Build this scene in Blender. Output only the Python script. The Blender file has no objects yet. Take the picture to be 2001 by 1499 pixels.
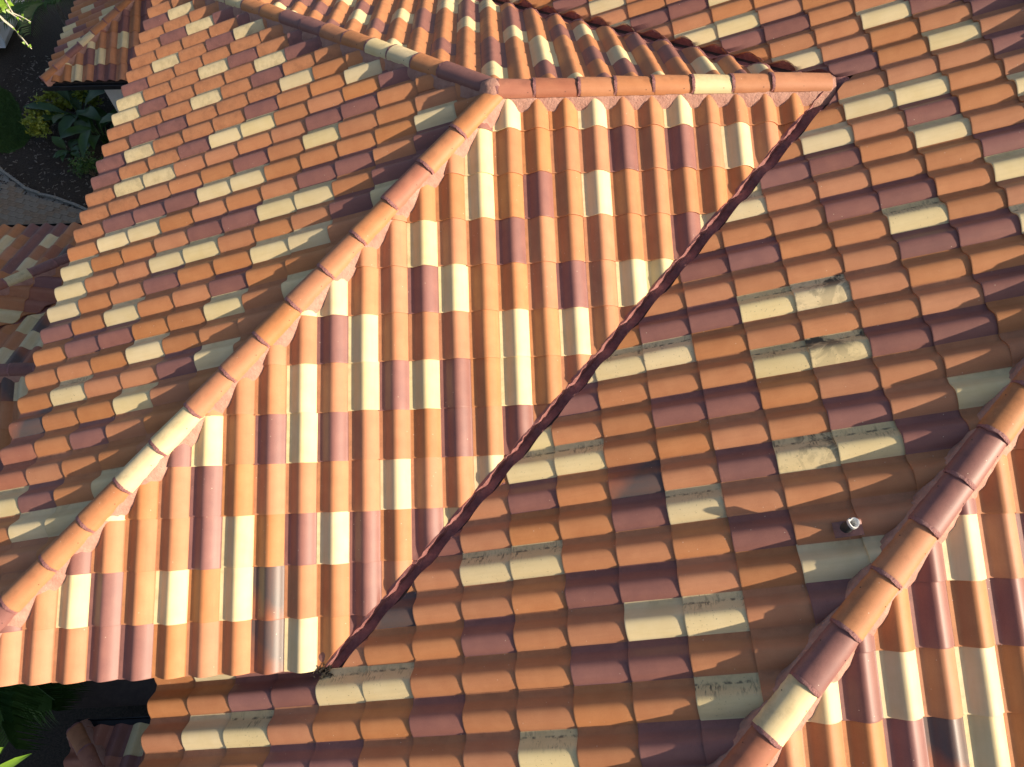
import bpy, bmesh, math, random
from mathutils import Vector, Matrix
random.seed(7)
SC = 0.25                      # one tile column = 0.25 m; plans below are in tile columns
rad = math.radians
scene = bpy.context.scene
col = scene.collection

# ------------------------------------------------------------------ camera
cam_d = bpy.data.cameras.new('camera')
cam = bpy.data.objects.new('camera', cam_d); col.objects.link(cam)
CAM_C = Vector((-0.4082, -20.1793, 16.4548))
RV = (0.0662, -0.0289, -0.0338); FPX = 1346.08
def cam_rows():
    p = rad(58)
    f = Vector((0, math.cos(p), -math.sin(p))); r = Vector((1, 0, 0)); d = f.cross(r)
    B0 = Matrix((r, d, f)); v = Vector(RV)
    return Matrix.Rotation(v.length, 3, v.normalized()) @ B0
CR = cam_rows()
mm = Matrix((CR[0], -CR[1], -CR[2])).transposed().to_4x4()
mm.translation = CAM_C * SC
cam.matrix_world = mm
cam_d.sensor_width = 36.0; cam_d.sensor_fit = 'HORIZONTAL'
cam_d.lens = FPX / 2001 * 36.0
cam_d.clip_start = 0.05; cam_d.clip_end = 2000
scene.camera = cam
def px(P):
    q = CR @ (Vector(P) - CAM_C)
    if q.z <= 0.1: return (-9999, -9999)
    return (FPX * q.x / q.z + 1000.5, FPX * q.y / q.z + 749.5)

# ------------------------------------------------------------------ sky, sun, exposure
SUN_EL, SUN_AZ = rad(27.8), rad(-19.0)      # azimuth from +X towards -Y
S_DIR = Vector((math.cos(SUN_EL) * math.cos(SUN_AZ), math.cos(SUN_EL) * math.sin(SUN_AZ), math.sin(SUN_EL)))
w = bpy.data.worlds.new('World'); scene.world = w; w.use_nodes = True
nt = w.node_tree; bg = nt.nodes['Background']
sky = nt.nodes.new('ShaderNodeTexSky'); sky.sky_type = 'NISHITA'; sky.sun_disc = False
sky.sun_elevation = SUN_EL
sky.sun_rotation = math.atan2(S_DIR.x, S_DIR.y)
sky.air_density = 1.0; sky.dust_density = 3.0; sky.ozone_density = 0.6
nt.links.new(sky.outputs[0], bg.inputs[0]); bg.inputs[1].default_value = 0.085
sun_d = bpy.data.lights.new('sun', 'SUN'); sun_d.energy = 5.0; sun_d.angle = rad(0.5); sun_d.color = (1.0, 0.86, 0.66)
sun = bpy.data.objects.new('sun', sun_d); col.objects.link(sun)
sun.rotation_euler = S_DIR.to_track_quat('Z', 'Y').to_euler()
scene.view_settings.view_transform = 'Standard'; scene.view_settings.look = 'None'
scene.view_settings.gamma = 1.0; scene.view_settings.exposure = 0.62
scene.view_settings.use_curve_mapping = False

# ------------------------------------------------------------------ materials
def new_mat(name):
    m = bpy.data.materials.new(name); m.use_nodes = True
    n = m.node_tree.nodes; b = n['Principled BSDF']
    return m, n, m.node_tree.links, b
def ramp(n, stops):
    r = n.new('ShaderNodeValToRGB'); e = r.color_ramp.elements
    e[0].position, e[0].color = stops[0][0], (*stops[0][1], 1)
    e[1].position, e[1].color = stops[-1][0], (*stops[-1][1], 1)
    for p, c in stops[1:-1]:
        x = e.new(p); x.color = (*c, 1)
    return r
def mix(n, l, fac, a, b, blend='MIX'):
    x = n.new('ShaderNodeMix'); x.data_type = 'RGBA'; x.blend_type = blend
    for i, v in ((0, fac), (6, a), (7, b)):
        if hasattr(v, 'is_output'): l.new(v, x.inputs[i])
        elif i == 0: x.inputs[0].default_value = v
        else: x.inputs[i].default_value = (*v, 1)
    return x.outputs[2]
def noise(n, l, vec, scale, detail=3, rough=0.55, dist=0.0):
    x = n.new('ShaderNodeTexNoise'); x.inputs['Scale'].default_value = scale
    x.inputs['Detail'].default_value = detail; x.inputs['Roughness'].default_value = rough; x.inputs['Distortion'].default_value = dist
    if vec is not None: l.new(vec, x.inputs['Vector'])
    return x.outputs['Fac']
def math_(n, l, op, a, b=0.0, c=None, clamp=False):
    x = n.new('ShaderNodeMath'); x.operation = op; x.use_clamp = clamp
    for i, v in enumerate((a, b) if c is None else (a, b, c)):
        if hasattr(v, 'is_output'): l.new(v, x.inputs[i])
        else: x.inputs[i].default_value = v
    return x.outputs[0]
def mapr(n, l, v, a, b, c=0.0, d=1.0):
    x = n.new('ShaderNodeMapRange'); l.new(v, x.inputs[0])
    for i, k in enumerate((a, b, c, d)): x.inputs[i + 1].default_value = k
    return x.outputs[0]

def tile_mat(name, base, alt, rough=0.62, stain=0.0, speck=0.35, flame=None):
    """glazed concrete roof tile: pigment wash, fine grain, lime specks, optional soot streaks that start at the pan"""
    m, n, l, b = new_mat(name)
    tc = n.new('ShaderNodeTexCoord'); oi = n.new('ShaderNodeObjectInfo')
    addv = n.new('ShaderNodeVectorMath'); addv.operation = 'ADD'
    sc = n.new('ShaderNodeVectorMath'); sc.operation = 'SCALE'; sc.inputs[0].default_value = (3.1, 7.7, 1.3)
    l.new(oi.outputs['Random'], sc.inputs['Scale'])
    sc2 = n.new('ShaderNodeVectorMath'); sc2.operation = 'SCALE'; l.new(sc.outputs[0], sc2.inputs[0]); sc2.inputs['Scale'].default_value = 9.0
    l.new(tc.outputs['Object'], addv.inputs[0]); l.new(sc2.outputs[0], addv.inputs[1])
    v = addv.outputs[0]
    c = mix(n, l, mapr(n, l, noise(n, l, v, 7, 3), 0.35, 0.7), base, alt)
    sep = n.new('ShaderNodeSeparateXYZ'); l.new(tc.outputs['Object'], sep.inputs[0])
    if flame:                                     # flashed tile: charcoal flame over a warm body, along its length
        f1 = math_(n, l, 'ADD', math_(n, l, 'MULTIPLY', sep.outputs[1], 2.6), math_(n, l, 'MULTIPLY', sep.outputs[0], 2.2))
        f1 = math_(n, l, 'ADD', f1, math_(n, l, 'MULTIPLY', noise(n, l, v, 5, 2), 0.5))
        c = mix(n, l, mapr(n, l, f1, 0.62, 1.02), c, flame)
    # streaky wash along the tile
    mp = n.new('ShaderNodeMapping'); mp.inputs['Scale'].default_value = (38, 3, 38); l.new(v, mp.inputs[0])
    c = mix(n, l, mapr(n, l, noise(n, l, mp.outputs[0], 1.0, 2), 0.45, 0.75, 0, 0.16), c, tuple(x * 0.62 for x in base))
    fade = math_(n, l, 'ADD', sep.outputs[1], math_(n, l, 'MULTIPLY', noise(n, l, v, 9, 2), 0.30))
    c = mix(n, l, mapr(n, l, fade, 0.18, 0.60, 0.0, 0.16), c, alt)
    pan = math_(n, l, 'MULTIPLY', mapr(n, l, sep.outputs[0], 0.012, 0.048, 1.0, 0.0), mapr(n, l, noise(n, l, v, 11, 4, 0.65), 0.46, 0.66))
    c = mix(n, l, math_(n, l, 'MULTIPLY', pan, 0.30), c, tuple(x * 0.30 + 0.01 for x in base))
    hsv = n.new('ShaderNodeHueSaturation'); l.new(c, hsv.inputs['Color'])
    rnd = oi.outputs['Random']
    l.new(mapr(n, l, rnd, 0, 1, 0.90, 1.08), hsv.inputs['Value'])
    wn = n.new('ShaderNodeTexWhiteNoise'); wn.noise_dimensions = '1D'; l.new(rnd, wn.inputs['W'])
    l.new(mapr(n, l, wn.outputs['Value'], 0, 1, 0.4965, 0.5025), hsv.inputs['Hue'])
    l.new(mapr(n, l, wn.outputs['Value'], 0, 1, 0.93, 1.04), hsv.inputs['Saturation'])
    c = hsv.outputs[0]
    g = noise(n, l, v, 420, 2, 0.7)
    c = mix(n, l, mapr(n, l, g, 0.40, 0.72, 0, speck * 0.5), c, tuple(min(1, x * 1.5 + 0.05) for x in base))
    c = mix(n, l, mapr(n, l, g, 0.46, 0.30, 0, speck), c, tuple(x * 0.55 for x in base))
    # rare lime specks
    vo = n.new('ShaderNodeTexVoronoi'); vo.inputs['Scale'].default_value = 14; l.new(v, vo.inputs['Vector'])
    c = mix(n, l, mapr(n, l, vo.outputs['Distance'], 0.045, 0.03), c, (0.72, 0.60, 0.46))
    if stain > 0:
        dx = math_(n, l, 'SUBTRACT', sep.outputs[0], 0.062)         # the foot of the barrel
        mp2 = n.new('ShaderNodeMapping'); mp2.inputs['Rotation'].default_value = (0, 0, rad(38)); mp2.inputs['Scale'].default_value = (16, 60, 16); l.new(v, mp2.inputs[0])
        streak = noise(n, l, mp2.outputs[0], 1.0, 4, 0.6)
        reach = mapr(n, l, math_(n, l, 'ABSOLUTE', dx), 0.0, 0.055 + 0.05 * stain, 1.0, 0.0)
        patch = mapr(n, l, noise(n, l, v, 6, 2), 0.45, 0.62)
        k = math_(n, l, 'MULTIPLY', math_(n, l, 'MULTIPLY', reach, patch), mapr(n, l, streak, 0.50, 0.62))
        line = math_(n, l, 'MULTIPLY', mapr(n, l, math_(n, l, 'ABSOLUTE', math_(n, l, 'SUBTRACT', sep.outputs[0], 0.045)), 0.004, 0.012, 1, 0), mapr(n, l, noise(n, l, v, 22, 3), 0.47, 0.6))
        k = math_(n, l, 'MAXIMUM', k, math_(n, l, 'MULTIPLY', line, 0.8))
        if stain > 0.9:
            big = math_(n, l, 'MULTIPLY', mapr(n, l, noise(n, l, v, 5.5, 4, 0.6, 1.2), 0.50, 0.60), mapr(n, l, sep.outputs[0], 0.03, 0.21, 1.0, 0.25))
            k = math_(n, l, 'MAXIMUM', k, math_(n, l, 'MULTIPLY', big, 0.92))
        k = math_(n, l, 'MULTIPLY', k, min(1.0, 0.75 + 0.3 * stain), clamp=True)
        c = mix(n, l, k, c, (0.030, 0.032, 0.030))
        c = mix(n, l, mapr(n, l, noise(n, l, v, 60, 2), 0.66, 0.72, 0, 0.5), c, (0.16, 0.13, 0.09))
    l.new(c, b.inputs['Base Color'])
    b.inputs['Roughness'].default_value = rough
    b.inputs['Specular IOR Level'].default_value = 0.38
    bp = n.new('ShaderNodeBump'); bp.inputs['Strength'].default_value = 0.12; bp.inputs['Distance'].default_value = 0.004
    l.new(noise(n, l, v, 160, 3), bp.inputs['Height']); l.new(bp.outputs[0], b.inputs['Normal'])
    return m
ORANGE, CREAM, MAROON = (0.47, 0.19, 0.080), (0.72, 0.565, 0.30), (0.235, 0.100, 0.085)
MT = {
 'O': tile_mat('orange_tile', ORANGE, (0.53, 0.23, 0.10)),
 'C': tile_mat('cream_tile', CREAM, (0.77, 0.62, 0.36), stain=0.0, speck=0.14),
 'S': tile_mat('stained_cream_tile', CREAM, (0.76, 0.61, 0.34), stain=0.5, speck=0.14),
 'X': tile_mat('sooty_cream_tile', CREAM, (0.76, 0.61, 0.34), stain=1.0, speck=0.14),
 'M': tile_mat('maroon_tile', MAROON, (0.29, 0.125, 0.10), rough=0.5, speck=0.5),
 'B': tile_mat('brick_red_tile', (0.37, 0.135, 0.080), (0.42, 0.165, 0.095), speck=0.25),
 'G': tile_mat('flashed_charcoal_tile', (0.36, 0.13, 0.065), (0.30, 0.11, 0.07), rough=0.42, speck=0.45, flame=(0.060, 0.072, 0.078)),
}
def plain(name, c, c2, scale=12, rough=0.85, bump=0.2, dist=0.01, coord='Object', detail=5):
    m, n, l, b = new_mat(name); tc = n.new('ShaderNodeTexCoord'); v = tc.outputs[coord]
    f = noise(n, l, v, scale, detail, 0.65)
    l.new(mix(n, l, mapr(n, l, f, 0.35, 0.68), c, c2), b.inputs['Base Color']); b.inputs['Roughness'].default_value = rough
    bp = n.new('ShaderNodeBump'); bp.inputs['Strength'].default_value = bump; bp.inputs['Distance'].default_value = dist
    l.new(noise(n, l, v, scale * 3, detail, 0.7), bp.inputs['Height']); l.new(bp.outputs[0], b.inputs['Normal'])
    return m
M_MORTAR = plain('painted_mortar', (0.40, 0.20, 0.15), (0.52, 0.29, 0.22), 9, bump=0.7, dist=0.02)
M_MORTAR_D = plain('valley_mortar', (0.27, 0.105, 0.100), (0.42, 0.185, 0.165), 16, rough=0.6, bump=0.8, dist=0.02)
M_DECK = plain('roof_felt', (0.05, 0.035, 0.03), (0.07, 0.05, 0.04))
M_STUCCO = plain('white_stucco', (0.72, 0.70, 0.66), (0.78, 0.76, 0.72), 30, bump=0.3, dist=0.004)
M_FASCIA = plain('dark_fascia', (0.028, 0.024, 0.022), (0.04, 0.034, 0.03), 8, rough=0.5, bump=0.05)
M_GUTTER = plain('black_gutter', (0.018, 0.018, 0.02), (0.03, 0.03, 0.032), 6, rough=0.35, bump=0.03)
M_MULCH = plain('mulch', (0.022, 0.016, 0.012), (0.075, 0.056, 0.042), 26, bump=1.0, dist=0.04)
M_LAWN = plain('lawn', (0.030, 0.085, 0.016), (0.065, 0.15, 0.030), 22, bump=1.0, dist=0.03)
M_STONE = plain('kerb_stone', (0.20, 0.20, 0.18), (0.30, 0.29, 0.26), 18, bump=0.5, dist=0.008)
M_PAVER = plain('paver', (0.19, 0.14, 0.095), (0.28, 0.21, 0.145), 14, bump=0.5, dist=0.006)
M_PAVER2 = plain('paver_grey', (0.20, 0.17, 0.13), (0.27, 0.23, 0.18), 14, bump=0.5, dist=0.006)
M_NAIL = plain('nail_head', (0.03, 0.02, 0.015), (0.05, 0.03, 0.02), 40, rough=0.5)
M_PIPE = plain('sooty_pipe', (0.022, 0.024, 0.024), (0.06, 0.06, 0.058), 40, rough=0.5, bump=0.3, dist=0.003)
M_LEAD = plain('lead_collar', (0.62, 0.62, 0.60), (0.80, 0.80, 0.78), 60, rough=0.45, bump=0.5, dist=0.003)
M_FLASH = plain('flashing_paint', (0.25, 0.115, 0.10), (0.31, 0.15, 0.13), 30, rough=0.6)
def leaf_mat(name, a, b2, rough=0.45):
    m, n, l, b = new_mat(name); oi = n.new('ShaderNodeObjectInfo'); tc = n.new('ShaderNodeTexCoord')
    f = noise(n, l, tc.outputs['Object'], 3.0, 3)
    l.new(mix(n, l, mapr(n, l, f, 0.35, 0.65), a, b2), b.inputs['Base Color'])
    b.inputs['Roughness'].default_value = rough
    return m
M_LEAF = leaf_mat('broad_leaf', (0.018, 0.052, 0.012), (0.040, 0.095, 0.020))
M_LEAF_Y = leaf_mat('yellow_leaf', (0.17, 0.23, 0.025), (0.32, 0.36, 0.045))
M_LEAF_P = leaf_mat('palm_leaf', (0.030, 0.085, 0.018), (0.065, 0.14, 0.030))
M_LEAF_L = leaf_mat('lime_leaf', (0.13, 0.26, 0.02), (0.22, 0.36, 0.035))
M_BARK = plain('bark', (0.14, 0.12, 0.10), (0.26, 0.23, 0.19), 20, bump=0.8, dist=0.02)
M_TWIG = plain('pale_twig', (0.48, 0.44, 0.34), (0.62, 0.58, 0.46), 40)
M_CANE = plain('grey_cane', (0.26, 0.29, 0.27), (0.34, 0.37, 0.34), 20)
def simple(name, c, rough, metal=0.0, coat=0.0):
    m, n, l, b = new_mat(name); b.inputs['Base Color'].default_value = (*c, 1); b.inputs['Roughness'].default_value = rough
    b.inputs['Metallic'].default_value = metal; b.inputs['Coat Weight'].default_value = coat; return m
M_CAR = simple('white_car_paint', (0.72, 0.76, 0.78), 0.3, 0.0, 0.6)
M_GLASS = simple('dark_car_glass', (0.02, 0.025, 0.028), 0.06)
M_TYRE = simple('tyre_rubber', (0.012, 0.012, 0.012), 0.8)
M_RIM = simple('dark_alloy', (0.10, 0.10, 0.105), 0.35, 0.9)
M_LAMP = simple('lamp_lens', (0.35, 0.02, 0.02), 0.2)

# ------------------------------------------------------------------ object helpers (plan units in, metres out)
def mesh_of(name, verts, faces, mat, smooth=False, sharp=None, scale=True):
    me = bpy.data.meshes.new(name)
    s = SC if scale else 1.0
    me.from_pydata([(v[0] * s, v[1] * s, v[2] * s) for v in verts], [], faces); me.update()
    if mat is not None: me.materials.append(mat)
    if smooth:
        me.polygons.foreach_set('use_smooth', [True] * len(me.polygons))
        if sharp: me.set_sharp_from_angle(angle=rad(sharp))
    return me
WORLD = {}
def add(name, data, parent=None, M=None):
    """link an object; M is its WORLD matrix in metres"""
    o = bpy.data.objects.new(name, data); col.objects.link(o)
    M = Matrix.Identity(4) if M is None else M
    if parent is not None:
        o.parent = parent; o.matrix_basis = WORLD[parent.name].inverted() @ M
    else: o.matrix_basis = M
    WORLD[o.name] = M.copy()
    return o
def thing(name, label, cat, loc, group=None, data=None, rz=0.0):
    M = Matrix.Translation(Vector(loc) * SC) @ Matrix.Rotation(rz, 4, 'Z')
    o = add(name, data, None, M); o['label'] = label; o['category'] = cat
    if group: o['group'] = group
    return o
def structure(name, me, loc=(0, 0, 0)):
    o = add(name, me, None, Matrix.Translation(Vector(loc) * SC)); o['kind'] = 'structure'; return o
def box(x0, y0, z0, x1, y1, z1):
    v = [(x0, y0, z0), (x1, y0, z0), (x1, y1, z0), (x0, y1, z0), (x0, y0, z1), (x1, y0, z1), (x1, y1, z1), (x0, y1, z1)]
    return v, [(0, 3, 2, 1), (4, 5, 6, 7), (0, 1, 5, 4), (1, 2, 6, 5), (2, 3, 7, 6), (3, 0, 4, 7)]
class MB:
    def __init__(s): s.v, s.f, s.mi = [], [], []
    def add(s, v, f, M=None, mi=0):
        k = len(s.v)
        s.v += [tuple(M @ Vector(p)) if M is not None else tuple(p) for p in v]
        s.f += [tuple(i + k for i in q) for q in f]; s.mi += [mi] * len(f)
    def tube(s, pts, radii, seg=6, caps=True):
        rings = []; k0 = len(s.v)
        for i, p in enumerate(pts):
            p = Vector(p); a = Vector(pts[max(0, i - 1)]); b = Vector(pts[min(len(pts) - 1, i + 1)]); d = (b - a).normalized()
            u = d.orthogonal().normalized(); w_ = d.cross(u); r = radii[i] if hasattr(radii, '__len__') else radii
            rings.append(len(s.v))
            for q in range(seg):
                an = 2 * math.pi * q / seg; s.v.append(tuple(p + (u * math.cos(an) + w_ * math.sin(an)) * r))
        for i in range(len(pts) - 1):
            for q in range(seg):
                a, b = rings[i], rings[i + 1]; s.f.append((a + q, a + (q + 1) % seg, b + (q + 1) % seg, b + q)); s.mi.append(0)
        if caps:
            s.f.append(tuple(rings[0] + q for q in reversed(range(seg)))); s.f.append(tuple(rings[-1] + q for q in range(seg))); s.mi += [0, 0]
    def mesh(s, name, mats, smooth=False, sharp=None):
        me = mesh_of(name, s.v, s.f, None, smooth, sharp)
        for m in (mats if isinstance(mats, (list, tuple)) else [mats]): me.materials.append(m)
        if any(s.mi): me.polygons.foreach_set('material_index', s.mi)
        return me

# ------------------------------------------------------------------ the roof tile
TH = 0.3505; CT, ST = math.cos(TH), math.sin(TH); TAN = ST / CT
EXP, LAP, STEP, THK = 1.5925, 0.22, 0.056, 0.046
# cross-section from slopes: flat pan, concave foot, straight left flank, tight crest, gently rounding right flank
_SL = [(0.0, 0.0), (0.115, 0.0), (0.21, 0.78), (0.27, 0.90), (0.40, 0.84), (0.47, 0.50), (0.54, 0.0), (0.61, -0.30), (0.69, -0.47), (0.80, -0.70), (0.90, -1.05), (0.955, -1.25), (0.985, -1.2)]
def _slope(u):
    for (a, x), (b, y) in zip(_SL, _SL[1:]):
        if u <= b: return x + (y - x) * (u - a) / (b - a)
    return _SL[-1][1]
_PT = [0.0]
for _i in range(1000): _PT.append(_PT[-1] + _slope((_i + .5) / 1000) / 1000)
def prof(u):
    u = min(max(u, 0.0), 0.9999); k = int(u * 1000); return max(0.0, _PT[k] + (_PT[k + 1] - _PT[k]) * (u * 1000 - k))
PU = [-0.03, 0.06, 0.14, 0.18, 0.22, 0.27, 0.32, 0.38, 0.44, 0.50, 0.56, 0.62, 0.69, 0.76, 0.83, 0.89, 0.94, 0.975, 0.995]
def tile_geo(length=None, du=0.0):
    L = EXP + LAP if length is None else length
    rows = [(0.0, -0.006), (0.018, 0.0), (0.04, 0.0), (L * 0.5, 0.0), (L, 0.0)]
    v, f = [], []; n = len(PU)
    for a, dn in rows:
        for u in PU: v.append((u, a, prof(u) + 0.03 - STEP * a / EXP + dn))
    for r in range(len(rows) - 1):
        for i in range(n - 1): f.append((r * n + i, r * n + i + 1, (r + 1) * n + i + 1, (r + 1) * n + i))
    b0 = len(v)
    for a in (0.004, L):
        for i, u in enumerate(PU):
            um = min(max(u, 0.0), 0.97); du_ = 0.035 if u > 0.9 else (-0.0 if u < 0.2 else 0)
            v.append((u - du_, a, prof(u) * 0.93 + 0.03 - STEP * a / EXP - THK))
    for i in range(n - 1): f.append((b0 + i + 1, b0 + i, b0 + n + i, b0 + n + i + 1))
    e = (len(rows) - 1) * n
    for i in range(n - 1):
        f.append((i + 1, i, b0 + i, b0 + i + 1)); f.append((e + i, e + i + 1, b0 + n + i + 1, b0 + n + i))
    for i, rev in ((0, False), (n - 1, True)):
        q = [r * n + i for r in range(len(rows))] + [b0 + n + i, b0 + i]
        f.append(tuple(q) if not rev else tuple(reversed(q)))
    return v, f
TG = tile_geo()
TILE = {k: mesh_of('tile_' + m.name, TG[0], TG[1], m, True, 50) for k, m in MT.items()}

class Slope:
    """a roof plane: O point on it, U to the right when looking up the slope, A up the slope, N its normal"""
    def __init__(s, O, U, A):
        s.O, s.U, s.A = Vector(O), Vector(U), Vector(A); s.N = s.U.cross(s.A)
    def at(s, u, a, n=0.0): return s.O + s.U * u + s.A * a + s.N * n
    def frame(s, u, a, n=0.0, jit=True):
        U, A, N = s.U, s.A, s.N
        if jit:
            r = random.gauss(0, 0.0035); U, A = (U + A * r).normalized(), (A - U * r).normalized()
            r = random.gauss(0, 0.004); U, N = (U + N * r).normalized(), (N - U * r).normalized()
            u += random.gauss(0, 0.006); a += random.gauss(0, 0.010); n += random.gauss(0, 0.004)
        M = Matrix((U, A, N)).transposed().to_4x4(); M.translation = s.at(u, a, n); return M
def metres(M):
    M = M.copy(); M.translation = M.translation * SC; return M
def clip_mesh(v, f, mat, M, cuts, name):
    """cuts: list of (point, normal) in plan units; what lies on the normal's side goes. None: nothing left; False: nothing cut"""
    W = [M @ Vector(p) for p in v]
    hit = False
    for co, no in cuts:
        ds = [(p - co).dot(no) for p in W]
        if min(ds) > -0.02: return None
        if max(ds) > 0: hit = True
    if not hit: return False
    bm = bmesh.new(); bv = [bm.verts.new(p) for p in W]
    for q in f:
        try: bm.faces.new([bv[i] for i in q])
        except ValueError: pass
    for co, no in cuts:
        g = bm.verts[:] + bm.edges[:] + bm.faces[:]
        r = bmesh.ops.bisect_plane(bm, geom=g, plane_co=co, plane_no=no, clear_outer=True, dist=1e-5)
        ed = [x for x in r['geom_cut'] if isinstance(x, bmesh.types.BMEdge) and x.is_valid]
        if ed: bmesh.ops.edgenet_fill(bm, edges=ed)
    if len(bm.faces) < 3: bm.free(); return None
    xs = [x.co for x in bm.verts]
    if max(max(c[i] for c in xs) - min(c[i] for c in xs) for i in range(3)) < 0.08: bm.free(); return None
    inv = M.inverted(); bmesh.ops.transform(bm, matrix=inv, verts=bm.verts)
    bmesh.ops.scale(bm, vec=(SC, SC, SC), verts=bm.verts)
    for x in bm.faces: x.smooth = True
    me = bpy.data.meshes.new(name); bm.to_mesh(me); bm.free(); me.materials.append(mat); me.set_sharp_from_angle(angle=rad(50))
    return me
PENDING = []          # (area, slope object, world frame, mesh or code, kept)
def lay(slope_ob, sl, u, a, code, cuts, length=None, part='tile'):
    M = sl.frame(u, a)
    me = clip_mesh(TG[0], TG[1], MT[code], M, cuts, 'cut_tile')
    if me is None: return
    c = sl.at(u + 0.6, a + EXP * 0.45, 0.25); p = px(c)
    q = [px(sl.at(u + x, a + y, 0.2)) for x, y in ((0, 0), (1, 0), (1, EXP), (0, EXP))]
    area = abs(sum(q[i][0] * q[(i + 1) % 4][1] - q[(i + 1) % 4][0] * q[i][1] for i in range(4))) / 2
    inside = any(-6 < k[0] < 2007 and -6 < k[1] < 1505 for k in q + [p])
    PENDING.append((area, slope_ob, M, me or code, inside, code))
def flush(limit, hidden=None, tname='tile'):
    """the tiles in view become objects, largest first, up to the limit; the rest of each slope is one joined part"""
    global PENDING
    vis = sorted([t for t in PENDING if t[4] and not (hidden and hidden(t))], key=lambda t: -t[0])
    keep = {id(t) for t in vis[:limit]}
    rest = {}
    n = 0
    for t in PENDING:
        area, so, M, me, inside, code = t
        if id(t) in keep:
            o = add(tname, TILE[me] if isinstance(me, str) else me, so, metres(M)); n += 1
        else: rest.setdefault(so.name, []).append(t)
    for so_name, ts in rest.items():
        bm = MB(); codes = list(MT)
        for area, so, M, me, inside, code in ts:
            if isinstance(me, str): bm.add(TG[0], TG[1], M, codes.index(code))
            else: bm.add([x.co / SC for x in me.vertices], [tuple(p.vertices) for p in me.polygons], M, codes.index(code)); bpy.data.meshes.remove(me)
        d = bm.mesh('tile_field', [MT[k] for k in codes], True, 50)
        o = add('tile_field', d, so); o['kind'] = 'stuff'
    PENDING = []
    print(tname, 'objects', n)

# cap (hip / ridge) tile: nose at a=0, runs up to a=len
CAPW, CAPH = 0.84, 0.33
def cap_geo(L=1.72, w0=CAPW, w1=CAPW * 0.92, h0=CAPH, h1=CAPH * 0.92, th=0.055, rise=0.045):
    v, f = [], []; K = 14
    ang = [math.pi * i / K for i in range(K + 1)]
    rows = [(0.0, 0.985, 0), (0.025, 1.0, 0), (0.05, 1.0, 0), (L * .5, 1, 0), (L, 1, 0)]
    def ring(a, k, inner):
        t = a / L; W, H = (w0 + (w1 - w0) * t) * k, (h0 + (h1 - h0) * t) * k
        for g in ang:
            W2, H2 = (W - 2 * th, H - th) if inner else (W, H)
            v.append((-W2 / 2 * math.cos(g), a, H2 * math.sin(g) ** 0.85 + rise * (1 - t)))
    for a, k, _ in rows: ring(a, k, False)
    ring(0.004, 1, True); ring(L, 1, True)
    n = K + 1; R = len(rows)
    for r in range(R - 1):
        for i in range(K): f.append((r * n + i, r * n + i + 1, (r + 1) * n + i + 1, (r + 1) * n + i))
    b = R * n
    for i in range(K):
        f.append((b + i + 1, b + i, b + n + i, b + n + i + 1)); f.append((i + 1, i, b + i, b + i + 1)); f.append(((R - 1) * n + i, (R - 1) * n + i + 1, b + n + i + 1, b + n + i))
    for i, rev in ((0, 0), (K, 1)):
        q = [r * n + i for r in range(R)] + [b + n + i, b + i]; f.append(tuple(q) if not rev else tuple(reversed(q)))
    return v, f
CG = cap_geo()
CAP = {k: mesh_of('cap_' + m.name, CG[0], CG[1], m, True, 50) for k, m in MT.items()}
def joint_geo():
    v, f = [], []; K = 12
    for a, k in ((-0.085, 0.93), (-0.075, 0.97), (0.02, 0.975)):
        for i in range(K + 1):
            g = math.pi * i / K; wob = 1 + 0.012 * math.sin(7 * g + a * 60)
            v.append((-CAPW / 2 * math.cos(g) * k * wob, a + 0.02 * math.sin(5 * g + k * 40) * (a < 0), CAPH * math.sin(g) ** 0.85 * k * wob + 0.055))
    n = K + 1
    for r in range(2):
        for i in range(K): f.append((r * n + i, r * n + i + 1, (r + 1) * n + i + 1, (r + 1) * n + i))
    k0 = len(v)
    for i in range(K + 1):
        p = v[i]; v.append((p[0] * .9, p[1] + .01, p[2] - 0.09))
    for i in range(K): f.append((i + 1, i, k0 + i, k0 + i + 1))
    return v, f
JG = joint_geo(); JOINT = mesh_of('mortar_joint', JG[0], JG[1], M_MORTAR_D, True, 60)
NG = MB(); NG.tube([(0, 0, -0.02), (0, 0, 0.012)], 0.016, 6); NAIL = NG.mesh('nail', M_NAIL)
def lay_cap(parent, P, A, code, name='hip_tile', length=None, lift=0.14, joint=True, nail=1, U=None):
    A = Vector(A).normalized(); U = Vector((A.y, -A.x, 0)).normalized(); N = U.cross(A)
    r = random.gauss(0, 0.006); A2, U2 = (A + U * r).normalized(), (U - A * r).normalized()
    M = Matrix((U2, A2, N)).transposed().to_4x4(); M.translation = Vector(P) + Vector((0, 0, lift)) + U * random.gauss(0, .006) + N * random.gauss(0, .004)
    me = CAP[code]
    if length:
        g = cap_geo(length); me = mesh_of('cap', g[0], g[1], MT[code], True, 50)
    o = add(name, me, parent, metres(M))
    if joint: add('mortar', JOINT, o, metres(M))
    if nail:
        g = math.pi * 0.83; t = 0.6
        for sgn in ([1] if nail == 1 else [1, -1]):
            q = Vector((-CAPW * .93 / 2 * math.cos(g) * sgn, 1.02, CAPH * .93 * math.sin(g) ** .85 + 0.02))
            NM = Matrix.Translation(M @ q) @ M.to_3x3().to_4x4() @ Matrix.Rotation(rad(58) * sgn, 4, 'Y')
            add('nail', NAIL, o, metres(NM))
    return o
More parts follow.
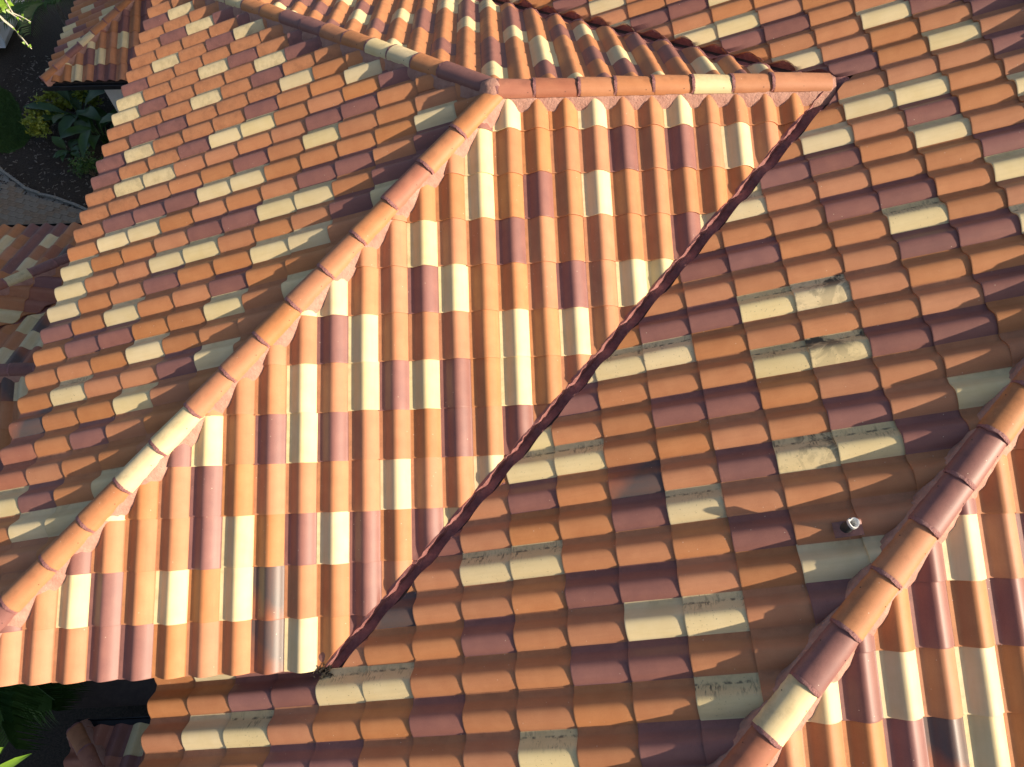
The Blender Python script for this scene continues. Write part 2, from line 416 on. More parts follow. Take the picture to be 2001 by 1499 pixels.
def strip(pts, sect, jag=0.0, seed=1):
    """extrude a section (list of offsets along side vector and height) along a polyline of (point, side) pairs"""
    rnd = random.Random(seed); v, f = [], []; n = len(sect)
    for p, side, up_ in pts:
        for i, (d, h) in enumerate(sect):
            j = jag * (1 if 0 < i < n - 1 else 0.5)
            v.append(tuple(Vector(p) + Vector(side) * (d + rnd.uniform(-j, j)) + Vector(up_) * (h + rnd.uniform(-j, j) * 0.6)))
    for k in range(len(pts) - 1):
        for i in range(n - 1): f.append((k * n + i, k * n + i + 1, (k + 1) * n + i + 1, (k + 1) * n + i))
    return v, f
def lerp_pts(P0, P1, step, side, up_=(0, 0, 1)):
    P0, P1 = Vector(P0), Vector(P1); k = max(2, int((P1 - P0).length / step))
    return [(P0.lerp(P1, i / k), side, up_) for i in range(k + 1)]
def deck(verts, n=-0.13):
    """roof deck slab under the tiles"""
    top = [Vector(p) for p in verts]; k = len(top)
    v = [p + Vector((0, 0, n)) for p in top] + [p + Vector((0, 0, n - 0.25)) for p in top]
    f = [tuple(range(k)), tuple(reversed(range(k, 2 * k)))] + [(i, k + i, k + (i + 1) % k, (i + 1) % k) for i in range(k)]
    return v, f
def parse(t):
    """'key: c=code ...' lines -> {(row, column): code}"""
    d = {}
    for line in t.strip().splitlines():
        r, rest = line.split(':')
        for tok in rest.split():
            c, k = tok.split('=')
            d[(int(r), int(c))] = k
    return d

GZ = -34.0                    # ground level
X_L, Y_R, X_R = 0.0934, 0.08, 11.8337
EAVE = 17.68
# =================================================================== HOUSE WING (front, left and back slopes)
wing = thing('house_wing', 'hipped wing with ridge at centre, joining the long main slope along a dark valley', 'house', (-2, 0, GZ))
FS = Slope((-0.1085, 0, 0), (1, 0, 0), (0, CT, ST))
LS = Slope((X_L, 12.5311, 0), (0, -1, 0), (CT, 0, ST))
BS = Slope((0.54, 0.16, 0), (-1, 0, 0), (0, -CT, ST))
RS = Slope((X_R, -5.6819, 0), (0, -1, 0), (CT, 0, ST))
GS = Slope((0.81, -14.07, 0), (1, 0, 0), (0, CT, ST))
r2 = 1 / math.sqrt(2)
HIP_LF = X_L; HIP_LB = X_L + 2 * Y_R; VAL_F = X_R; VAL_B = X_R + 2 * Y_R; HIP_RG = 25.9; RIDGE_X = 19.0
# cuts: (point, outward normal)
def cutd(a, b, c, off=0.0):
    """a*X + b*Y <= c - off kept"""
    nrm = Vector((a, b, 0)); L = nrm.length; nrm /= L
    return (nrm * ((c - off) / L), nrm)
zF = lambda y: y * TAN
apx = (X_L + Y_R, Y_R, Y_R * TAN); rend = (X_R + Y_R, Y_R, Y_R * TAN)
eF, eL = -EAVE, X_L - EAVE
fr = add('roof_slope', mesh_of('front_deck', *deck([(eL - 0.0, eF + .25, zF(eF + .25)), (X_R - EAVE + .25, eF + .25, zF(eF + .25)), rend, apx]), M_DECK), wing); fr['label'] = 'front slope with vertical barrel rows'
lf = add('roof_slope', mesh_of('left_deck', *deck([(eL + .2, eF, zF(eF)), apx, (eL + .2, EAVE + .16, zF(eF))]), M_DECK), wing); lf['label'] = 'left slope in raking light'
bk = add('roof_slope', mesh_of('back_deck', *deck([(eL, EAVE - .1, zF(eF)), apx, rend, (X_R - EAVE + .1, EAVE - .1, zF(eF))]), M_DECK), wing); bk['label'] = 'back slope beyond the ridge'
F_COL = parse('''
0: -1=M 0=C 3=C 6=C
1: -1=C 4=M 6=M 8=C
2: -1=C 1=M 3=C
3: -3=C 0=M 6=M 7=C
4: -7=C -6=C -3=M -2=C 2=M 4=C 5=C
5: -6=M -5=C 0=C 2=C
6: -7=C -5=C -4=M -3=C -2=M 0=C
7: -11=M -10=C -8=M -7=C -6=M -2=M 0=M
8: -13=C -10=M -4=C -1=C
9: -14=M -10=M -9=C -7=M -6=C -5=M -3=M -2=C
10: -16=M -14=C -13=M -11=C -9=C -8=G -5=M
11: -13=M -12=M -8=G -7=C -5=M
''')
for i in range(0, 12):
    for c in range(-18, 13):
        s = 1.3018 + EXP * i; X = c + 0.4 - 0.1085; Y = -(s - .7) * CT
        if X < Y + X_L - 1.4 or X > Y + X_R + 1.4: continue
        lay(fr, FS, c, -s, F_COL.get((i, c), 'O'), [cutd(0, 1, Y_R, .06), cutd(-1, 1, -HIP_LF, .14), cutd(1, -1, VAL_F, .13)])
L_COL = parse('''
-2: 0=M 1=C 3=M
0: 1=M 2=C 3=M 4=M
1: 4=M
2: 1=C 3=M 4=C
3: 0=M 6=M
4: 0=C 3=C 4=M 6=M
5: 0=C 1=M 5=C 6=M 7=M
6: 3=C 5=M
7: 1=M 2=M 6=C
8: 0=M 1=C 5=M 8=C
9: 0=M 3=M 4=C 5=C 9=M
10: 1=S 2=C 7=M 8=M
11: 5=M 7=C
12: 1=M 2=M 3=M 4=C 5=C 10=C
13: 1=C 2=C 7=M 8=M 10=M
14: 0=C 4=M 5=M 6=C 7=C 9=M 10=M
15: 0=C 3=C 4=C 8=M 9=C
16: 0=C 3=M 6=C 7=C
17: 0=M 2=C 5=M
18: 1=M 2=M 5=C 7=C
19: 3=C
20: 1=S 4=M 5=C
21: 0=G 3=C
22: 0=B 2=M
23: 0=B
24: 0=C 1=M 3=C
25: 1=C 2=C
''')
for k in range(-6, 31):
    for j in range(0, 12):
        a = -19.0169 + EXP * j; Yc = 12.5311 - k - .5; X = X_L + (a + .7) * CT
        if X > Yc + HIP_LF + 1.4 or X > -Yc + HIP_LB + 1.4: continue
        lay(lf, LS, k, a, L_COL.get((k, j), random.choice('OOOOCM') if k < -4 or k > 27 else 'O'), [cutd(1, -1, HIP_LF, .14), cutd(1, 1, HIP_LB, .14)])
# back slope: barrel n, rows counted from the ridge
B_SEQ = {0: 'OCMMOOOC', 1: 'OOOOCMMO', 2: 'OMCCOOO', 3: 'COOOMO', 4: 'MOMOC', 5: 'OMCOO', 6: 'COOM', 7: 'OOM', 8: 'OCO', 9: 'MO', 10: 'OC', 11: 'O',
         -1: 'OOOOOCMM', -2: 'OCOMOOOC', -3: 'OOOOOMMO', -4: 'OOOCOOCO', -5: 'OOOOOMOO', -6: 'OOOOOOCM', -7: 'OOOOOMOOC', -8: 'OOOOOOOMO', -9: 'OOOOOOCO', -10: 'OOOOOOOC', -11: 'OOOOOOOM'}
for n in range(-18, 13):
    for i in range(0, 12):
        s = 1.30 + EXP * i; X = .54 + n - .5; Y = (s - .7) * CT
        if X < -Y + HIP_LB - 1.4 or X > -Y + VAL_B + 1.4: continue
        q = B_SEQ.get(n, ''); code = q[i] if i < len(q) else random.choice('OOOOCM')
        lay(bk, BS, -n, -(s - .16 / CT), code, [cutd(0, -1, -Y_R, .06), cutd(-1, -1, -HIP_LB, .14), cutd(1, 1, VAL_B, .13)])
flush(320)
# ridge and hip tiles
hu = Vector((1, 1, TAN)) / math.sqrt(2)            # per unit of plan run along the hip
P0 = Vector((X_L, 0, 0))
for i, (u, code) in enumerate(zip([1.92, 3.55, 5.25, 6.78, 8.28, 9.75, 11.22, 12.70, 14.22, 15.73, 17.24, 18.76, 20.27, 21.85, 23.3, 24.75], 'OOBOOOOOOCCOOOMO')):
    lay_cap(wing, P0 - hu * u, hu, code, length=2.0 if i == 0 else None)
hb = Vector((1, -1, TAN)) / math.sqrt(2); P1 = Vector((X_L + 2 * Y_R, 0, 0))
for i, (u, code) in enumerate(zip([2.6, 4.1, 5.5, 6.85, 8.4, 9.9, 11.4, 12.95, 14.6, 16.2, 17.7, 19.2, 20.7, 22.2, 23.7], 'MOCCOOMMOOCCOOM')):
    lay_cap(wing, Vector((X_L, 2 * Y_R, 0)) * 1 - hb * u, hb, code, length=2.5 if i == 0 else None)
for x, code in zip([0.12, 1.40, 2.95, 4.20, 5.52, 6.90, 8.30, 9.70], 'BBOOOCOO'):
    lay_cap(wing, (x, Y_R, Y_R * TAN), (1, 0, 0), code, 'ridge_tile', length=2.05 if x > 9 else None)
# mortar beds: under the caps, filling the pans
def bed(parent, P0_, P1_, side, slope_side, name='mortar_bed', seed=3, reach=0.62, mat=None):
    """section falls with the roof plane on that side"""
    g = slope_side
    sect = [(0.0, 0.40), (0.30, 0.36 + .30 * g), (0.44, 0.26 + .44 * g), (reach - .03, 0.08 + reach * g), (reach + .02, -0.10 + reach * g)]
    v, f = strip(lerp_pts(P0_, P1_, 0.17, side), sect, 0.032, seed)
    return add(name, mesh_of(name, v, f, mat or M_MORTAR, True, 40), parent)
sF = Vector((r2, -r2, 0)); gl = -TAN * r2
bed(wing, P0 - hu * 0.0, P0 - hu * 25.2, sF, gl, seed=3)
bed(wing, P0 - hu * 0.0, P0 - hu * 25.2, -sF, gl, seed=4, reach=.52)
sB = Vector((r2, r2, 0)); PB = Vector((X_L, 2 * Y_R, 0))
bed(wing, PB - hb * 0.0, PB - hb * 25, sB, gl, seed=5)
bed(wing, PB - hb * 0.0, PB - hb * 25, -sB, gl, seed=6)
bed(wing, apx, rend, (0, -1, 0), -TAN, seed=7, reach=0.66)
bed(wing, apx, rend, (0, 1, 0), -TAN, seed=8)
# mortar knob where the three caps meet
bm = bmesh.new(); bmesh.ops.create_icosphere(bm, subdivisions=3, radius=1.0)
rk = random.Random(5)
for x in bm.verts: x.co = Vector((x.co.x * .50, x.co.y * .46, x.co.z * .36)) * (1 + .05 * math.sin(9 * x.co.x + 5 * x.co.y) + rk.uniform(-.02, .02)) * SC
for x in bm.faces: x.smooth = True
me = bpy.data.meshes.new('mortar_knob'); bm.to_mesh(me); bm.free(); me.materials.append(M_MORTAR)
add('mortar', me, wing, Matrix.Translation(Vector((X_L - .12, Y_R, 0.20)) * SC))
# cut edge of the front and back slopes at the valleys, pointed with mortar: follows the wave of the tiles
def wave_edge(parent, sl, pts_fn, t0, t1, n, name, seed, thick=0.07, drop=-0.16, foot=0.10, top=0.02):
    """pts_fn(t) -> (u, a) on the slope along the cut line; face from the tile top down to the valley"""
    rnd = random.Random(seed); v, f = [], []
    out = None
    for i in range(n + 1):
        t = t0 + (t1 - t0) * i / n; u, a, outv = pts_fn(t); uu = u - math.floor(u)
        h = prof(uu) + top + rnd.uniform(-.022, .022); o = Vector(outv)
        jj = rnd.uniform(-.032, .032)
        bot = rnd.uniform(-.02, .02)
        v += [tuple(sl.at(u, a, h - .03) - o * 0.05), tuple(sl.at(u, a, h + .004) + o * (0.035 + jj)), tuple(sl.at(u, a, h * .5 - .05) + o * (thick + jj)), tuple(sl.at(u, a, drop + bot) + o * (thick + foot))]
    for i in range(n):
        for k in range(3): f.append((i * 4 + k, i * 4 + k + 1, i * 4 + 5 + k, i * 4 + 4 + k))
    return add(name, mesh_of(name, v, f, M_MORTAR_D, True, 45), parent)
def fr_line(t):   # X = Y + VAL_F - .17, Y = -t
    X, Y = -t + VAL_F - .17, -t
    return (X + 0.1085, Y / CT, (r2, -r2, 0))
wave_edge(wing, FS, fr_line, 0.2, 17.55, 190, 'mortar_edge', 11)
def bk_line(t):
    X, Y = VAL_B - .17 - t, t
    return (.54 - X, -(Y - .16) / CT, (r2, r2, 0))
wave_edge(wing, BS, bk_line, 0.2, 17.5, 190, 'mortar_edge', 12)
# walls, soffit and fascia of the wing
def part_box(parent, name, mat, *b):
    v, f = box(*b); return add(name, mesh_of(name, v, f, mat), parent)
zE = zF(eF)
part_box(wing, 'wall', M_STUCCO, eL + 2.0, eF + 2.0, GZ, eL + 2.6, EAVE - 2.0, zE - .02)
part_box(wing, 'wall', M_STUCCO, eL + 2.6, eF + 2.0, GZ, 6.0, eF + 2.6, zE - .02)
part_box(wing, 'wall', M_STUCCO, eL + 2.6, EAVE - 2.6, GZ, 6.0, EAVE - 2.0, zE - .02)
part_box(wing, 'fascia', M_FASCIA, eL + .25, eF + .30, zE - .95, eL + .42, EAVE - .3, zE - .30)
part_box(wing, 'fascia', M_FASCIA, eL + .42, eF + .30, zE - .95, X_R - EAVE - .4, eF + .47, zE - .30)
part_box(wing, 'soffit', M_STUCCO, eL + .42, eF + .47, zE - .92, eL + 2.0, EAVE - .47, zE - .80)
part_box(wing, 'soffit', M_STUCCO, eL + 2.0, eF + .47, zE - .92, X_R - EAVE - .4, eF + 2.0, zE - .80)

# =================================================================== MAIN HOUSE (big left-facing slope and the slope round its hip)
main = thing('main_house', 'main house with long left facing slope, vent pipe and hip at lower right', 'house', (6, -12, GZ))
zR = lambda x: (x - X_R) * TAN
ER = -12.08
rs = add('roof_slope', mesh_of('main_deck', *deck([(ER + .25, -34, zR(ER + .25)), (-8.1, -34, zR(-8.1)), (RIDGE_X, RIDGE_X - HIP_RG, zR(RIDGE_X)), (RIDGE_X, 46, zR(RIDGE_X)), (VAL_B - 46 + .3, 46, zR(VAL_B - 46 + .3)), (X_R + .2, Y_R, zR(X_R + .2)), (VAL_F - EAVE + .1, -EAVE, zR(VAL_F - EAVE + .1)), (ER + .25, -EAVE + 1.2, zR(ER + .25))]), M_DECK), main)  # far end runs on untiled, out of view, lengthened to shade the porch roof
rs['label'] = 'long main slope facing left'
gs = add('roof_slope', mesh_of('side_deck', *deck([(-8.1, -34, (-34 + 14.07) * TAN), (30, -34, (-34 + 14.07) * TAN), (30, RIDGE_X - HIP_RG, (RIDGE_X - HIP_RG + 14.07) * TAN), (RIDGE_X, RIDGE_X - HIP_RG, zR(RIDGE_X))]), M_DECK), main)
gs['label'] = 'front slope beyond the hip'
es = add('roof_slope', mesh_of('east_deck', *deck([(RIDGE_X, 24, zR(RIDGE_X)), (RIDGE_X, RIDGE_X - HIP_RG, zR(RIDGE_X)), (RIDGE_X + 20, RIDGE_X - HIP_RG - 8, zR(RIDGE_X) - 20 * TAN), (RIDGE_X + 20, 24, zR(RIDGE_X) - 20 * TAN)]), MT['O']), main)
es['label'] = 'far slope behind the top ridge'
R_COL = parse('''
-16: -3=M
-15: -2=C
-13: -2=C -1=M 0=M 1=C
-11: 0=C 1=C
-10: 1=M 2=M
-9: 4=C 5=M
-8: 2=C 6=M
-7: 2=M 3=M 5=C
-6: 2=M 6=M
-5: 3=C 4=C
-4: 2=C 4=M 6=C
-3: 0=C 1=M 2=M 4=C
-2: 0=S 5=M
-1: 2=M 3=M 5=C
0: -1=M 0=M 3=S
1: 3=M 4=M 5=S
2: -2=M -1=M 0=S 1=X
3: -4=C -3=S -2=S 4=M
4: -4=M 0=S 1=X 2=M 3=M
5: -5=S -2=M -1=M
6: -5=S -4=S 1=M 3=C
7: -5=M -3=G -1=M 0=X 1=S 2=M
8: -7=M -3=M -2=S
9: -6=S -5=S -1=M
10: -8=G -4=M -3=M 0=C 1=C
11: -6=M -3=C -2=S 0=M -12=C -11=M -10=M
12: -11=M -10=M -9=S -8=S -4=M -3=M
13: -12=C -11=S -7=M -2=S
14: -10=M -9=M -5=S -3=M -2=M
''')
for k in range(-24, 21):
    for j in range(-13, 11):
        a = -4.6334 + EXP * j; Yc = -5.6819 - k - .5; X = X_R + (a + .7) * CT
        if X > RIDGE_X + .6 or X > Yc + HIP_RG + 1.4: continue
        cuts = [cutd(1, 0, RIDGE_X, .10), cutd(1, -1, HIP_RG, .14)]
        if Yc > Y_R:
            if X < VAL_B - Yc - 1.4: continue
            cuts.append(cutd(-1, -1, -VAL_B, .50))
        elif k < 11 or (k == 11 and j > -10):
            if X < VAL_F + Yc - 1.4: continue
            cuts.append(cutd(-1, 1, -VAL_F, .50))
        if k < -16 and X < -4: continue
        lay(rs, RS, k, a, R_COL.get((k, j), random.choice('OOOOCM') if (k > 14 or k < -16 or j > 6) else 'O'), cuts)
G_COL = parse('''
-1: 10=M
0: 9=M 10=C 12=M
1: 7=M 9=M 11=M
2: 6=C 7=M 8=C 10=C
3: 8=M 9=G 10=C
4: 5=M 7=C
''')
for i in range(-6, 9):
    for c in range(-6, 20):
        s = 2.95 + EXP * i; X = .81 + c + .4; Y = -14.07 - (s - .7) * CT
        if X < Y + HIP_RG - 1.4 or X > 24: continue
        if X > RIDGE_X and Y > RIDGE_X - HIP_RG: continue
        lay(gs, GS, c, -s, G_COL.get((i, c), random.choice('OOOOCM') if (i < -1 or c > 12 or i > 4) else 'O'), [cutd(-1, 1, -HIP_RG, .14), cutd(0, 1, RIDGE_X - HIP_RG, 0)])
flush(345)
PH = Vector((13.5, -12.4, zR(13.5)))
for u, code in zip([-7.3, -5.8, -4.3, -2.85, -1.35, 0.12, 1.60, 3.07, 4.56, 6.12, 7.73, 9.32, 10.80, 12.3, 13.8, 15.3], 'OCOOMOOMMOOMCBOO'):
    lay_cap(main, PH - hu * u, hu, code, nail=2)
for y in range(22):
    lay_cap(main, (RIDGE_X, -6.6 + 1.42 * y, zR(RIDGE_X)), (0, 1, 0), random.choice('OOCMO'), 'ridge_tile', joint=False, nail=0)
bed(main, PH + hu * 7.7, PH - hu * 17, sF, gl, seed=21); bed(main, PH + hu * 7.7, PH - hu * 17, -sF, gl, seed=22, reach=.52)
bed(main, (RIDGE_X, -7, zR(RIDGE_X)), (RIDGE_X, 24, zR(RIDGE_X)), (-1, 0, 0), -TAN, seed=23)
# right-hand side of the valleys: the cut ends of the main slope
def rv_line(t):
    Y = -t; X = Y + VAL_F + .60
    return (-5.6819 - Y, (X - X_R) / CT, (-r2, r2, 0))
wave_edge(main, RS, rv_line, -0.1, 17.75, 190, 'mortar_edge', 13, thick=.03, foot=.02, top=-.035)
def rb_line(t):
    Y = t; X = VAL_B - Y + .60
    return (-5.6819 - Y, (X - X_R) / CT, (-r2, -r2, 0))
wave_edge(main, RS, rb_line, 0.1, 17.5, 190, 'mortar_edge', 14, thick=.03, foot=.02, top=-.035)
# valley gutters
for nm, a_, b_, sd in (('f', (X_R + Y_R, Y_R, Y_R * TAN), (X_R - 17.75, -17.75, zF(-17.75)), sF), ('b', (X_R + Y_R, Y_R, Y_R * TAN), (VAL_B - 17.7, 17.7, zF(-17.55)), sB)):
    v, f = strip(lerp_pts(a_, b_, .5, sd), [(-.45, TAN * r2 * -.0 - .02), (-.10, -.07), (.0, -.09), (.16, -.07), (.7, -.02)], 0.012, 31)
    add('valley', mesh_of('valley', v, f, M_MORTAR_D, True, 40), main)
bm = bmesh.new(); bmesh.ops.create_icosphere(bm, subdivisions=3, radius=1.0)
rk = random.Random(6)
for x in bm.verts: x.co = Vector((x.co.x * .40, x.co.y * .52, x.co.z * .17 + x.co.x * .12)) * (1 + .06 * math.sin(8 * x.co.x + 7 * x.co.y) + rk.uniform(-.03, .03)) * SC
for x in bm.faces: x.smooth = True
me = bpy.data.meshes.new('mortar_plug'); bm.to_mesh(me); bm.free(); me.materials.append(M_MORTAR_D)
add('mortar', me, main, Matrix.Translation(Vector((X_R + .36, Y_R + .05, .04)) * SC))
# debris lodged at the foot of the valley
mbd = MB(); rk = random.Random(9)
for i in range(60):
    p = Vector((X_R - 17.72 + rk.gauss(.0, .16), -17.72 + rk.gauss(0, .10), zF(-17.72) + .03 + rk.random() * .12)); d = Vector((rk.gauss(0, 1), rk.gauss(0, 1), rk.gauss(0, .3))).normalized()
    mbd.tube([p - d * .09, p + d * .09], [.02, .008], 4)
o = add('leaf_litter', mbd.mesh('leaf_litter', M_MULCH), main); o['kind'] = 'stuff'
# vent pipe with lead collar
vp = add('vent_pipe', None, main, Matrix.Translation(Vector((0, 0, 0))))
def on_R(pxy, n):
    d = CR.transposed() @ Vector(((pxy[0] - 1000.5) / FPX, (pxy[1] - 749.5) / FPX, 1)); N = RS.N
    return CAM_C + d * ((N.dot(RS.O) + n - N.dot(CAM_C)) / N.dot(d))
vb = on_R((1655, 1030), 0.30)
K = 18; V, Fc = [], []
def ringp(c, r, z, sq=None):
    for q in range(K):
        an = 2 * math.pi * q / K; rr = r
        V.append((c.x + rr * math.cos(an), c.y + rr * math.sin(an), c.z + z))
for r, z in ((.145, -.3), (.145, .0), (.135, .10), (.135, .36)): ringp(vb, r, z)
for k in range(3):
    for q in range(K): Fc.append((k * K + q, k * K + (q + 1) % K, (k + 1) * K + (q + 1) % K, (k + 1) * K + q))
add('pipe', mesh_of('pipe', V, Fc, M_PIPE, True, 40), vp)
V, Fc = [], []
rk = random.Random(2)
for r, z in ((.142, .30), (.146, .37), (.138, .405), (.112, .40), (.088, .35), (.085, .10)):
    for q in range(K):
        an = 2 * math.pi * q / K; dent = 1 - (.34 * math.exp(-((an - 2.0) / .35) ** 2) if r < .14 else 0); rr = r * dent * (1 + rk.uniform(-.03, .03))
        V.append((vb.x + rr * math.cos(an), vb.y + rr * math.sin(an), vb.z + z + .03 * math.sin(an * 2 + 1)))
for k in range(5):
    for q in range(K): Fc.append((k * K + q, k * K + (q + 1) % K, (k + 1) * K + (q + 1) % K, (k + 1) * K + q))
add('lead_collar', mesh_of('lead_collar', V, Fc, M_LEAD, True, 40), vp)
fc = on_R((1657, 1030), 0.28); uu = (fc - RS.O).dot(RS.U); aa = (fc - RS.O).dot(RS.A)
V, Fc = [], []; us = [uu - .16 + .40 * i / 8 for i in range(9)]
for a_ in (aa - .36, aa + .34):
    for q in us: V.append(tuple(RS.at(q, a_, max(prof(q - math.floor(q)), .2) + .045)))
for q in range(8): Fc.append((q, q + 1, 9 + q + 1, 9 + q))
fo = add('flashing', mesh_of('flashing', V, Fc, M_FLASH, True), vp); sm = fo.modifiers.new('thick', 'SOLIDIFY'); sm.thickness = .004; sm.offset = 1
part_box(main, 'wall', M_STUCCO, ER + 2.0, -34, GZ, ER + 2.6, -EAVE + 2.0, zR(ER) - .1)
part_box(main, 'fascia', M_FASCIA, ER + .25, -34, zR(ER) - .95, ER + .42, -EAVE + 2.0, zR(ER) - .30)
part_box(main, 'soffit', M_STUCCO, ER + .42, -34, zR(ER) - .92, ER + 2.0, -EAVE + 2.0, zR(ER) - .80)

# =================================================================== LOWER ROOFS
def eave_x(y):           # picture x of the wing's left eave at picture height y
    return 300 - (y + 8) * 0.333 if y > 0 else 300
def hid(margin=14):
    def h(t):
        c = t[2] @ Vector((.6, .7, .3)); p = px(c); return p[0] > eave_x(p[1]) + margin
    return h
def low_color(): return random.choices('OCMB', (6, 1.0, 1.8, 1.5))[0]
SAMPLES = [(12,472,'C'),(126,453,'C'),(88,474,'C'),(70,490,'O'),(48,510,'C'),(22,532,'O'),(140,456,'O'),(116,480,'O'),(86,504,'O'),(60,524,'O'),(134,484,'G'),(112,502,'C'),
 (86,452,'M'),(60,474,'M'),(36,496,'M'),(12,516,'M'),(58,452,'M'),(38,470,'O'),(12,492,'O'),(30,452,'O'),(10,470,'C'),(52,588,'C'),(40,610,'G'),(4,606,'C'),(8,580,'B'),(66,562,'B'),(112,564,'B'),(86,594,'B'),
 (88,624,'G'),(58,652,'C'),(28,682,'G'),(86,648,'C'),(60,676,'B'),(20,664,'O'),(44,638,'C'),(34,760,'C'),(6,760,'G'),(34,830,'B'),(6,830,'B'),
 (166,13,'C'),(152,5,'O'),(139,26,'O'),(173,24,'O'),(136,38,'M'),(166,35,'O'),(131,51,'C'),(150,51,'M'),(125,66,'C'),(149,62,'O'),(122,80,'O'),(141,82,'C'),(115,93,'M'),(110,106,'O'),(102,118,'O'),(88,134,'C'),(208,18,'C')]
def low_at(P):
    x, y = px(P); b = min(SAMPLES, key=lambda q: (q[0] - x) ** 2 + (q[1] - y) ** 2)
    return b[2] if (b[0] - x) ** 2 + (b[1] - y) ** 2 < 15 ** 2 else low_color()
# ---- entrance building at the top left: front slope and left slope round a hip
AX, AY, AZ = -37.67, 35.14, -26.0
ah = thing('porch_building', 'single storey building with hipped tile roof and black gutter beside the planting bed', 'house', (-30, 38, GZ))
A1 = Slope((AX, AY, AZ), (1, 0, 0), (0, CT, ST)); HA = AX - AY - 2.45
A2 = Slope((AY + HA, AY, AZ), (0, -1, 0), (CT, 0, ST))
zz = lambda r: AZ + r * TAN
a1 = add('roof_slope', mesh_of('deck', *deck([(AY + HA, AY, AZ), (-8, AY, AZ), (-8, AY + 14, zz(14)), (AY + HA + 14, AY + 14, zz(14))]), M_DECK), ah); a1['label'] = 'front slope above the black gutter'
a2 = add('roof_slope', mesh_of('deck', *deck([(AY + HA, AY, AZ), (AY + HA + 14, AY + 14, zz(14)), (AY + HA + 14, AY + 20, zz(14)), (AY + HA, AY + 20, AZ)]), M_DECK), ah); a2['label'] = 'left slope beyond the hip'
# rows counted from the eave, columns by the notch fit
A_COL = parse('''
0: -1=O 0=O 1=C 2=O 3=M 4=M 5=O 6=M
1: 0=C 1=O 2=M 3=C 4=O 5=O
2: 2=C 3=O 4=O 5=C 6=O
3: 4=O 5=M 6=O 7=M
4: 5=M 6=O 7=M
''')
for i in range(0, 8):
    for c in range(-4, 12):
        X = AX + c - .6; Y = AY + (EXP * i + .8) * CT
        if X < Y + HA - 1.3: continue
        lay(a1, A1, c - 1, EXP * i, A_COL.get((i, c), low_color()), [cutd(-1, 1, -HA, .14)])
for j in range(0, 7):
    for k in range(-16, 2):
        Y = AY - k - .5; X = AY + HA + (EXP * j + .8) * CT
        if X > Y + HA + 1.3: continue
        code = {}.get((j, k)) or low_at(A2.at(k + .55, EXP * (j + .45), .3))
        lay(a2, A2, k, EXP * j, code, [cutd(1, -1, HA, .14)])
flush(120, hid())
PA = Vector((AY + HA, AY, AZ))
for u, code in zip([0.15, 1.65, 3.15, 4.6, 6.1, 7.6, 9.1, 10.6], 'OOMCOOOO'):
    lay_cap(ah, PA + hu * u, hu, code, nail=0)
bed(ah, PA, PA + hu * 14, sF, gl, seed=41); bed(ah, PA, PA + hu * 14, -sF, gl, seed=42)
part_box(ah, 'wall', M_STUCCO, -36.0, AY + 1.3, GZ, -8, AY + 1.9, AZ - .56)
part_box(ah, 'wall', M_STUCCO, -36.0, AY + 1.9, GZ, -35.4, AY + 20, AZ - .56)
part_box(ah, 'soffit', M_FASCIA, AY + HA + .1, AY + .15, AZ - .55, -8, AY + 1.3, AZ - .40)
part_box(ah, 'soffit', M_FASCIA, AY + HA + .1, AY + 1.3, AZ - .55, -36.0, AY + 20, AZ - .40)
# gutter trough: square channel with a rolled lip
gv = [(-.0, .0), (-.0, -.42), (-.42, -.42), (-.46, .02), (-.40, .04), (-.36, -.34), (-.06, -.34), (-.06, .0)]
V = [(x, AY - .05 + y, AZ - .10 + z) for x in (AY + HA - .1, -14) for y, z in gv]; Fc = [(i, (i + 1) % 8, 8 + (i + 1) % 8, 8 + i) for i in range(8)] + [(7, 6, 5, 4, 3, 2, 1, 0), tuple(range(8, 16))]
add('gutter', mesh_of('gutter', V, Fc, M_GUTTER), ah)
# ---- lower house at the left edge: north slope, east slope, valley, cross gable
DZ = -22.5; DY = 14.95
dh = thing('lower_house', 'lower house at the left edge with a gable roof running under the wing eave', 'house', (-32, 2, GZ))
HD = -39.1                                                  # hip: X - Y
D1 = Slope((-32.76, DY, DZ), (-1, 0, 0), (0, -CT, ST))
# hip apex line: on the hip Z = DZ + (DY - Y)*TAN
zD = lambda y: DZ + (DY - y) * TAN
D2 = Slope((HD + DY, DY, DZ), (0, 1, 0), (-CT, 0, ST))      # falls to +X
VD = -35.3                                                  # valley: X - Y
D3 = Slope((-33.0, VD * -1 + HD + DY + 0, 0), (-1, 0, 0), (0, -CT, ST))
# cross gable plane: Z = zv + (yv - Y)*TAN through the valley on the east slope
yv = 5.71; xv = yv + VD; zv = DZ + (HD + DY - xv) * TAN
RYD = 0.55; zg = zv + (yv - RYD) * TAN
D3 = Slope((-33.0, yv, zv), (-1, 0, 0), (0, -CT, ST))
D4 = Slope((-33.0, RYD, zg), (1, 0, 0), (0, CT, ST))
XW = eL + 1.9                                               # butts against the wing wall
d1 = add('roof_slope', mesh_of('deck', *deck([(HD + DY, DY, DZ), (HD - 1, -1, zD(-1)), (-52, -1, zD(-1)), (-52, DY, DZ)]), M_DECK), dh); d1['label'] = 'far slope of the lower house'
d2 = add('roof_slope', mesh_of('deck', *deck([(HD + DY, DY, DZ), (HD + DY, HD + DY - VD, DZ), (VD - 1, -1, DZ + (HD + DY - VD + 1) * TAN), (HD - 1, -1, zD(-1))]), M_DECK), dh); d2['label'] = 'right slope between hip and valley'
d3 = add('roof_slope', mesh_of('deck', *deck([(VD + RYD, RYD, zg), (XW, RYD, zg), (XW, 12, zg - (12 - RYD) * TAN), (VD + 12, 12, zg - (12 - RYD) * TAN)]), M_DECK), dh); d3['label'] = 'far slope of the cross gable'
